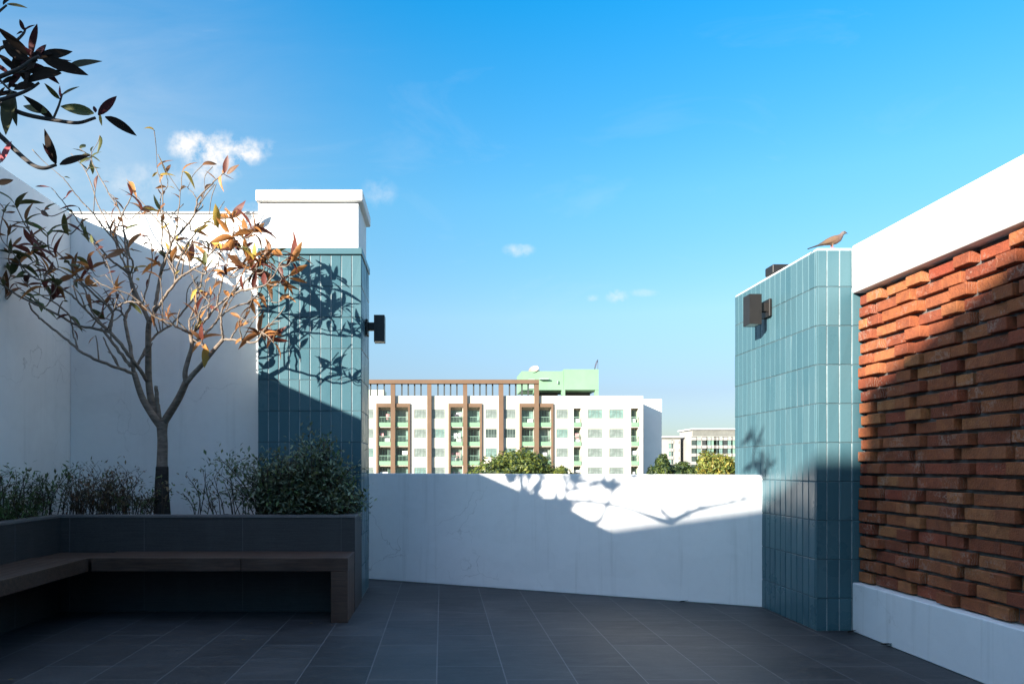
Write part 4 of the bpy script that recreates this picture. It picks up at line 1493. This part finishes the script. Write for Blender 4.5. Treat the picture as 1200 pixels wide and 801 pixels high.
def apartment():
    rb = random.Random(77)
    t = thing('apartment_building', 'cream white apartment block with brown pilasters, green balconies and a green roof house', 'building', (ax(600), AY, GZ))
    L0 = (-t.location.x, -t.location.y, -t.location.z)

    def add(name, bm, m, par=None):
        o = mesh_obj(name, bm, m, par or t)
        if par is None:
            o.location = L0
        return o
    XL, XR = ax(376), ax(753.6)
    pitch = 22.6
    floors = [0, 1, 2, 3, 4, 5]
    wins = [(403, 418), (424, 438), (485.4, 499.6), (506.6, 521.4), (569, 582.4), (591, 604.4), (652, 665.6), (689, 706), (714, 731)]
    bals = [(384, 399), (443.4, 458), (463.4, 478.4), (527.8, 542), (548, 562.4), (611, 626), (631.5, 646)]
    narrow = [(672.2, 681), (739.4, 748.4)]
    ops = []
    for f in floors:
        for (a, b) in wins:
            ops.append((ax(a), ax(b), az(490 + f * pitch), az(479.6 + f * pitch), .14))
        for (a, b) in bals:
            ops.append((ax(a), ax(b), az(499.4 + f * pitch), az(478 + f * pitch) if f else az(477), 1.3))
        for (a, b) in narrow:
            ops.append((ax(a), ax(b), az(499.4 + f * pitch), az(478 + f * pitch), 1.3))
    ops = [o if o[2] < o[3] else (o[0], o[1], o[3], o[2], o[4]) for o in ops]
    bm = bmesh.new()
    wall_openings(bm, XL, XR, GZ, az(463.5), AY, ops)
    # roof, sides and back
    zt = az(463.5)
    yb = AY + 16
    for q in (((XL, AY, zt), (XR, AY, zt), (XR, yb, zt - .0), (XL, yb, zt)), ((XL, AY, GZ), (XL, AY, zt), (XL, yb, zt), (XL, yb, GZ)),
              ((XR, AY, GZ), (XR, yb, GZ), (XR, yb, zt), (XR, AY, zt)), ((XL, yb, GZ), (XL, yb, zt), (XR, yb, zt), (XR, yb, GZ))):
        bm.faces.new([bm.verts.new(p) for p in q])
    add('wall', bm, M['bwall'])
    # the bay right of the narrow balconies stands a little forward
    # set-back wing at the right end
    bm = bmesh.new()
    wx1 = 36.05
    box(bm, XR + .003, wx1, AY + 6.0, AY + 15, GZ, az(468) + .6)
    add('side_wing', bm, M['bwing'])
    # brown pilasters, balcony surrounds and roof pergola
    for (a, b) in [(458, 463.2), (500.6, 505.6), (542.6, 547.4), (584.4, 589.6), (626, 631)]:
        bm = bmesh.new()
        box(bm, ax(a), ax(b), AY - .55, AY + .3, GZ, az(449.8))
        add('pilaster', bm, M['bbrown'])
    bm = bmesh.new()
    box(bm, XL, ax(631), AY - .75, AY + .4, az(449.8), az(445.2))
    add('roof_beam', bm, M['bbrown'])
    x = 433.4 - 6 * 10.6
    for (a, b) in [(376, 416), (418, 458), (463.2, 500.6), (505.6, 542.6), (547.4, 584.4), (589.6, 626)]:
        for k in range(1, 5):
            xx = a + (b - a) * k / 5 - .6
            bm = bmesh.new()
            box(bm, ax(xx), ax(xx + 1.7), AY - .05, AY + .15, az(463.4), az(449.8))
            add('pergola_post', bm, M['bbrown'] if k == 9 else M['dark'])
    for (a, b) in [(441, 480.6), (525.4, 564.8), (608.6, 648.2)]:
        bm = bmesh.new()
        box(bm, ax(a), ax(a + 2.4), AY - .3, AY + .1, GZ, az(472.6))
        box(bm, ax(b - 2.4), ax(b), AY - .3, AY + .1, GZ, az(472.6))
        box(bm, ax(a + 2.4), ax(b - 2.4), AY - .3, AY + .1, az(476.9), az(472.6))
        add('balcony_surround', bm, M['bbrown'])
    # windows: one built, the rest copied
    wcache = {}

    def window(xa, xb, za, zb, pane):
        w, h = xb - xa, zb - za
        key = (round(w, 2), round(h, 2), pane)
        if key not in wcache:
            bm = bmesh.new()
            y = 0
            e = .07
            box(bm, 0, w, y, y + .06, 0, e)
            box(bm, 0, w, y, y + .06, h - e, h)
            zz = h * .26
            for i in range(5):
                xx = (w - e) * i / 4
                box(bm, xx, xx + e, y + .003, y + .058, e + .001, h - e - .001)
            box(bm, e, w - e, y + .006, y + .05, zz, zz + e * .8)
            fr = bpy.data.objects.new('window', None)
            me = bpy.data.meshes.new('window')
            bmesh.ops.recalc_face_normals(bm, faces=bm.faces)
            bm.to_mesh(me)
            bm.free()
            me.materials.append(M['frame'])
            bm = bmesh.new()
            box(bm, e * .5, w - e * .5, y + .02, y + .03, e * .5, h - e * .5)
            mg = bpy.data.meshes.new('pane')
            bmesh.ops.recalc_face_normals(bm, faces=bm.faces)
            bm.to_mesh(mg)
            bm.free()
            mg.materials.append(M[pane])
            wcache[key] = (me, mg)
        me, mg = wcache[key]
        o = link(bpy.data.objects.new('window', me), t)
        o.location = (L0[0] + xa, L0[1] + AY + .05, L0[2] + za)
        p = link(bpy.data.objects.new('pane', mg), o)
        return o
    for f in floors[:5]:
        for (a, b) in wins:
            window(ax(a), ax(b), az(490 + f * pitch), az(479.6 + f * pitch), rb.choice(['glass_curtain', 'glass_curtain', 'glass_curtain', 'glass_mid', 'glass_mid', 'glass_dark']))
    # balconies
    for f in floors[:5]:
        for i, (a, b) in enumerate(bals + narrow):
            xa, xb = ax(a), ax(b)
            z0 = az(499.4 + f * pitch)
            top = az(478 + f * pitch)
            bm = bmesh.new()
            box(bm, xa + .003, xb - .003, AY - .14, AY + 1.28, z0 + .003, z0 + .62)
            bal = add('balcony', bm, M['bgreen'])
            # glazed doors at the back
            bm = bmesh.new()
            box(bm, xa + .04, xb - .04, AY + 1.15, AY + 1.2, z0 + .63, top - .25)
            mm = rb.choice(['glass_mid', 'glass_mid', 'glass_dark', 'glass_curtain']) if i < len(bals) else rb.choice(['glass_dark', 'dark'])
            d = mesh_obj('glass_door', bm, M[mm], bal)
            bm = bmesh.new()
            n = 4
            for k in range(n + 1):
                xx = xa + .04 + (xb - xa - .16) * k / n
                box(bm, xx, xx + .07, AY + 1.09, AY + 1.14, z0 + .63, top - .25)
            mesh_obj('door_frame', bm, M['bgreen2'], bal)
            # railing
            bm = bmesh.new()
            box(bm, xa + .003, xb - .003, AY - .10, AY - .04, z0 + 1.42, z0 + 1.50)
            n = max(3, int((xb - xa) / .22))
            for k in range(n + 1):
                xx = xa + .02 + (xb - xa - .07) * k / n
                box(bm, xx, xx + .03, AY - .09, AY - .05, z0 + .62, z0 + 1.42)
            mesh_obj('railing', bm, M['bgreen2'], bal)
            # air conditioner and washing
            if rb.random() < .55:
                bm = bmesh.new()
                xx = xb - .95 if rb.random() < .7 else xa + .1
                zz = z0 + rb.choice([.65, .65, 1.6])
                box(bm, xx, xx + .8, AY + .5, AY + .85, zz, zz + .6, 0, .03)
                mesh_obj('air_conditioner', bm, M['ac'], bal)
            if rb.random() < .5:
                bm = bmesh.new()
                for k in range(rb.randint(2, 4)):
                    xx = xa + .15 + rb.random() * (xb - xa - .7)
                    h = rb.uniform(.4, .9)
                    box(bm, xx, xx + rb.uniform(.2, .4), AY + .2 + k * .06, AY + .24 + k * .06, z0 + 1.95 - h, z0 + 1.95)
                mesh_obj('laundry', bm, rb.choice(LAUNDRY), bal)
    # green plant house on the roof
    bm = bmesh.new()
    def az4(py):
        return CAM_H - (py - CY) * (AY + 4) / FPX
    z1, z2, z0 = az4(432.4), az4(456.5), az(463.4)
    box(bm, ax(666), ax(708), AY + 4, AY + 12, z2, z1)
    box(bm, ax(615), ax(665.8), AY + 4.3, AY + 12, z2 + .003, az4(434.4))
    for a, b in ((629, 632), (663.5, 667.5), (704, 708)):
        box(bm, ax(a), ax(b), AY + 4.05, AY + 5, z0, z2)
    roof = add('roof_house', bm, M['bgreen'])
    bm = bmesh.new()
    box(bm, ax(632.2), ax(663.3), AY + 8, AY + 8.3, z0, z2 - .003)
    box(bm, ax(667.7), ax(703.8), AY + 8, AY + 8.3, z0, z2 - .003)
    add('roof_opening', bm, M['dark'])
    bm = bmesh.new()
    box(bm, ax(636), ax(647), AY + 3.6, AY + 4.2, az(441), az(439.6))
    box(bm, ax(623), ax(631), AY + 4.1, AY + 4.25, az(452), az(440))
    box(bm, ax(658), ax(659), AY + 4.0, AY + 4.2, az(446), az(442))
    add('louvre', bm, plain('dull_green_louvre', (.24, .36, .28), .7))
    bm = bmesh.new()
    c0 = Vector((ax(631), AY + 5, az(429.5)))
    ring0 = bm.verts.new(c0 + Vector((.3, .2, -.2)))
    prev = None
    axd = Vector((-.4, -.65, .65)).normalized()
    u = axd.orthogonal().normalized()
    v_ = axd.cross(u)
    rs_ = []
    for rr, dd in ((.25, .03), (.55, .16), (.85, .38)):
        rs_.append([bm.verts.new(c0 + (u * math.cos(k * math.pi / 8) + v_ * math.sin(k * math.pi / 8)) * rr + axd * dd) for k in range(16)])
    bm.faces.new(rs_[0])
    for a, b in zip(rs_, rs_[1:]):
        for k in range(16):
            bm.faces.new((a[k], a[(k + 1) % 16], b[(k + 1) % 16], b[k]))
    tube(bm, [Vector((ax(631), AY + 5.2, az(434.5))), c0], .07, .05, 6)
    box(bm, ax(629.6), ax(637), AY + 4.6, AY + 5.1, az(430.2), az(428.8))
    add('satellite_dish', bm, plain('rusty_dish', (.36, .25, .21), .6))
    bm = bmesh.new()
    tube(bm, [Vector((ax(707.4), AY + 4.2, az(457))), Vector((ax(707.4), AY + 4.2, az(416)))], .05, .03, 6)
    xs_ = [703.2, 704.2, 705.4, 706.4, 707.3]
    lo = [431, 428.5, 424.5, 421, 418.5]
    hi = [427.5, 422, 418.5, 417, 416.6]
    q = [[Vector((ax(x_), AY + 4.2 + .1 * math.sin(i * 1.5), az(b_))) for i, (x_, b_) in enumerate(zip(xs_, e_))] for e_ in (lo, hi)]
    for i in range(4):
        bm.faces.new([bm.verts.new(p) for p in (q[0][i], q[0][i + 1], q[1][i + 1], q[1][i])])
    add('flag', bm, plain('dark_flag_cloth', (.05, .06, .09), .9))
    # little roof clutter seen through the pergola
    bm = bmesh.new()
    box(bm, ax(420), ax(446), AY + 7, AY + 12, zt, az(451))
    add('lift_room', bm, plain('yellowish_green_wall', (.55, .60, .42), .9))


LAUNDRY = [plain('pink_cloth', (.42, .22, .22), .9), plain('blue_cloth', (.12, .18, .32), .9), plain('white_cloth', (.7, .7, .7), .9), plain('dark_cloth', (.05, .05, .06), .9)]
apartment()


# ---------------------------------------------------------------- far office-like blocks
FY = 260.0
fs_ = FY / FPX


def fx(px):
    return (px - CX) * fs_


def fz(py):
    return CAM_H - (py - CY) * fs_


def far_block(label, x0, x1, ztop, strips, depth, band=None, off=0.0):
    Yf = FY + off
    t = thing('far_building', label, 'building', ((x0 + x1) / 2, Yf, GZ), 'distant white blocks beyond the trees')
    L0 = (-t.location.x, -t.location.y, -t.location.z)
    bm = bmesh.new()
    wall_openings(bm, x0, x1, GZ, ztop, Yf, [])
    yb = Yf + depth
    for q in (((x0, Yf, ztop), (x1, Yf, ztop), (x1, yb, ztop), (x0, yb, ztop)), ((x0, Yf, GZ), (x0, Yf, ztop), (x0, yb, ztop), (x0, yb, GZ)), ((x1, Yf, GZ), (x1, yb, GZ), (x1, yb, ztop), (x1, Yf, ztop))):
        bm.faces.new([bm.verts.new(p) for p in q])
    o = mesh_obj('wall', bm, M['farwall'], t)
    o.location = L0
    if band:
        bm = bmesh.new()
        box(bm, x0 - .8, x1 + .8, Yf - .8, yb, ztop + .003, ztop + .35)
        o = mesh_obj('roof', bm, M['ac'], t)
        o.location = L0
        bm = bmesh.new()
        box(bm, x0 + .05, x1 - .05, Yf - .14, Yf - .003, ztop - band, ztop - .25)
        o = mesh_obj('fascia', bm, plain('grey_fascia', (.15, .15, .135), .8, .2, .4), t)
        o.location = L0
    for (a, b, m) in strips:
        bm = bmesh.new()
        z = GZ + 1
        top = ztop - (band or .6) - .3
        box(bm, a, b, Yf - .06, Yf - .003, z, top)
        o = mesh_obj('window_strip', bm, M[m], t)
        o.location = L0
        bm = bmesh.new()
        box(bm, a - .05, b + .05, Yf - .35, Yf - .062, -1.1, 0)
        first = mesh_obj('spandrel', bm, M['farwall'], o)
        zz = top - .2
        first.location.z = zz
        while zz > z + 5:
            zz -= 2.9
            c_ = first.copy()
            link(c_, o)
            c_.location.z = zz


st = []
for i, px in enumerate((490, 524, 572, 604, 640, 664, 697, 732, 770, 800, 830, 860, 890)):
    x = fx(740 + px / 6.675)
    st.append((x - .95, x + .95, ['glass_dark', 'glass_mid', 'dark', 'glass_mid', 'bgreen2'][i % 5]))
far_block('wide distant white block with a flat grey roof by the corner column', fx(811.5), fx(905), fz(503.2), st, 14, band=2.2)
st = []
for (a, b, m) in [(220, 233, 'glass_dark'), (262, 280, 'dark'), (345, 364, 'glass_mid'), (368, 382, 'glass_dark'), (410, 424, 'bwing')]:
    st.append((fx(740 + a / 6.675), fx(740 + b / 6.675), m))
far_block('narrower distant white block with dark vertical strips left of the flat-roofed one', fx(764), fx(806), fz(511), st, 12, band=.7, off=8)


# ---------------------------------------------------------------- trees between
def crown_tree(name, label, cx, cy, ztop, rx, ry, rz, n, size, mats, seed, group='trees beyond the parapet', lobes=14):
    r = random.Random(seed)
    t = thing(name, label, 'tree', (cx, cy, GZ), group)
    bm = bmesh.new()
    zc = ztop - rz
    H = zc - GZ
    tube(bm, catmull([Vector((0, 0, 0)), Vector((.15, .1, H * .45)), Vector((0, 0, H * .8)), Vector((.1, 0, H))], 4), .38, .2, 8)
    lb = []
    for k in range(lobes):
        th = r.uniform(0, 2 * math.pi)
        u = r.uniform(-.35, 1)
        q = math.sqrt(max(0, 1 - max(u, 0) ** 2)) * r.uniform(.45, .95)
        c = Vector((math.cos(th) * q * rx * .82, math.sin(th) * q * ry * .82, H + u * rz * .72))
        lb.append((c, r.uniform(.30, .46)))
        tube(bm, catmull([Vector((0, 0, H * .7)), Vector((c.x * .5, c.y * .5, (H * .75 + c.z) * .5)), c], 3), .14, .04, 5)
    trunk = mesh_obj('trunk', bm, M['bark_shade'], t, smooth=True)
    bm = bmesh.new()
    for k in range(n):
        c, s = r.choice(lb)
        d = Vector((r.gauss(0, 1), r.gauss(0, 1), r.gauss(0, 1))).normalized()
        rad = s * (r.random() ** .35) * r.uniform(.75, 1.12)
        p = c + Vector((d.x * rx * rad, d.y * ry * rad, d.z * rz * rad))
        nn = (d + Vector((r.uniform(-.8, .8), r.uniform(-.8, .8), r.uniform(-.4, .9)))).normalized()
        a = nn.orthogonal().normalized()
        a = Matrix.Rotation(r.uniform(0, 6.28), 3, nn) @ a
        b = nn.cross(a)
        L = size * r.uniform(.6, 1.3)
        vs = [bm.verts.new(p + q_) for q_ in (a * L, b * L * .45 + nn * L * .12, -a * L, -b * L * .45 + nn * L * .12)]
        f = bm.faces.new(vs)
        f.material_index = r.randrange(len(mats))
    o = mesh_obj('crown', bm, mats, t, recalc=False)


FL1 = leaf_mat('yellow_green_foliage', (.15, .165, .026), var=.45)
FL2 = leaf_mat('mid_green_foliage', (.085, .115, .022), var=.45)
FL3 = leaf_mat('deep_green_foliage', (.028, .052, .018), var=.4)
FL4 = leaf_mat('olive_gold_foliage', (.26, .21, .04), var=.4)
c = P(607, 560, 62)
crown_tree('broadleaf_tree', 'broad rounded green tree in front of the apartment block', c.x, 62, P(0, 529.5, 62).z, 5.5, 4.8, 3.7, 30000, .17, [FL1, FL2, FL2, FL3], 5, lobes=26)
c = P(838, 560, 88)
crown_tree('broadleaf_tree', 'yellow green sunlit tree by the corner column', c.x, 88, P(0, 527, 88).z, 3.2, 3.2, 3.4, 9000, .22, [FL4, FL1, FL2], 6, lobes=16)
c = P(779, 560, 100)
crown_tree('broadleaf_tree', 'dark green tree beside the right end of the apartment block', c.x, 100, P(0, 531.5, 100).z, 2.2, 2.4, 2.8, 6000, .24, [FL3, FL3, FL2], 7, lobes=12)
c = P(801, 560, 112)
crown_tree('broadleaf_tree', 'small dark tree between the two taller ones', c.x, 112, P(0, 541.5, 112).z, 3.6, 2.4, 2.2, 5000, .24, [FL3, FL3, FL2], 8, lobes=12)
c = P(559, 560, 66)
crown_tree('broadleaf_tree', 'low dark green tree at the left edge of the broad one', c.x, 66, P(0, 547, 66).z, 1.4, 1.6, 1.7, 2500, .20, [FL2, FL3], 9, lobes=8)
c = P(655, 560, 60)
crown_tree('broadleaf_tree', 'low yellow green tree at the right edge of the broad one', c.x, 60, P(0, 545.5, 60).z, 1.3, 1.6, 1.7, 2500, .20, [FL1, FL2], 10, lobes=8)
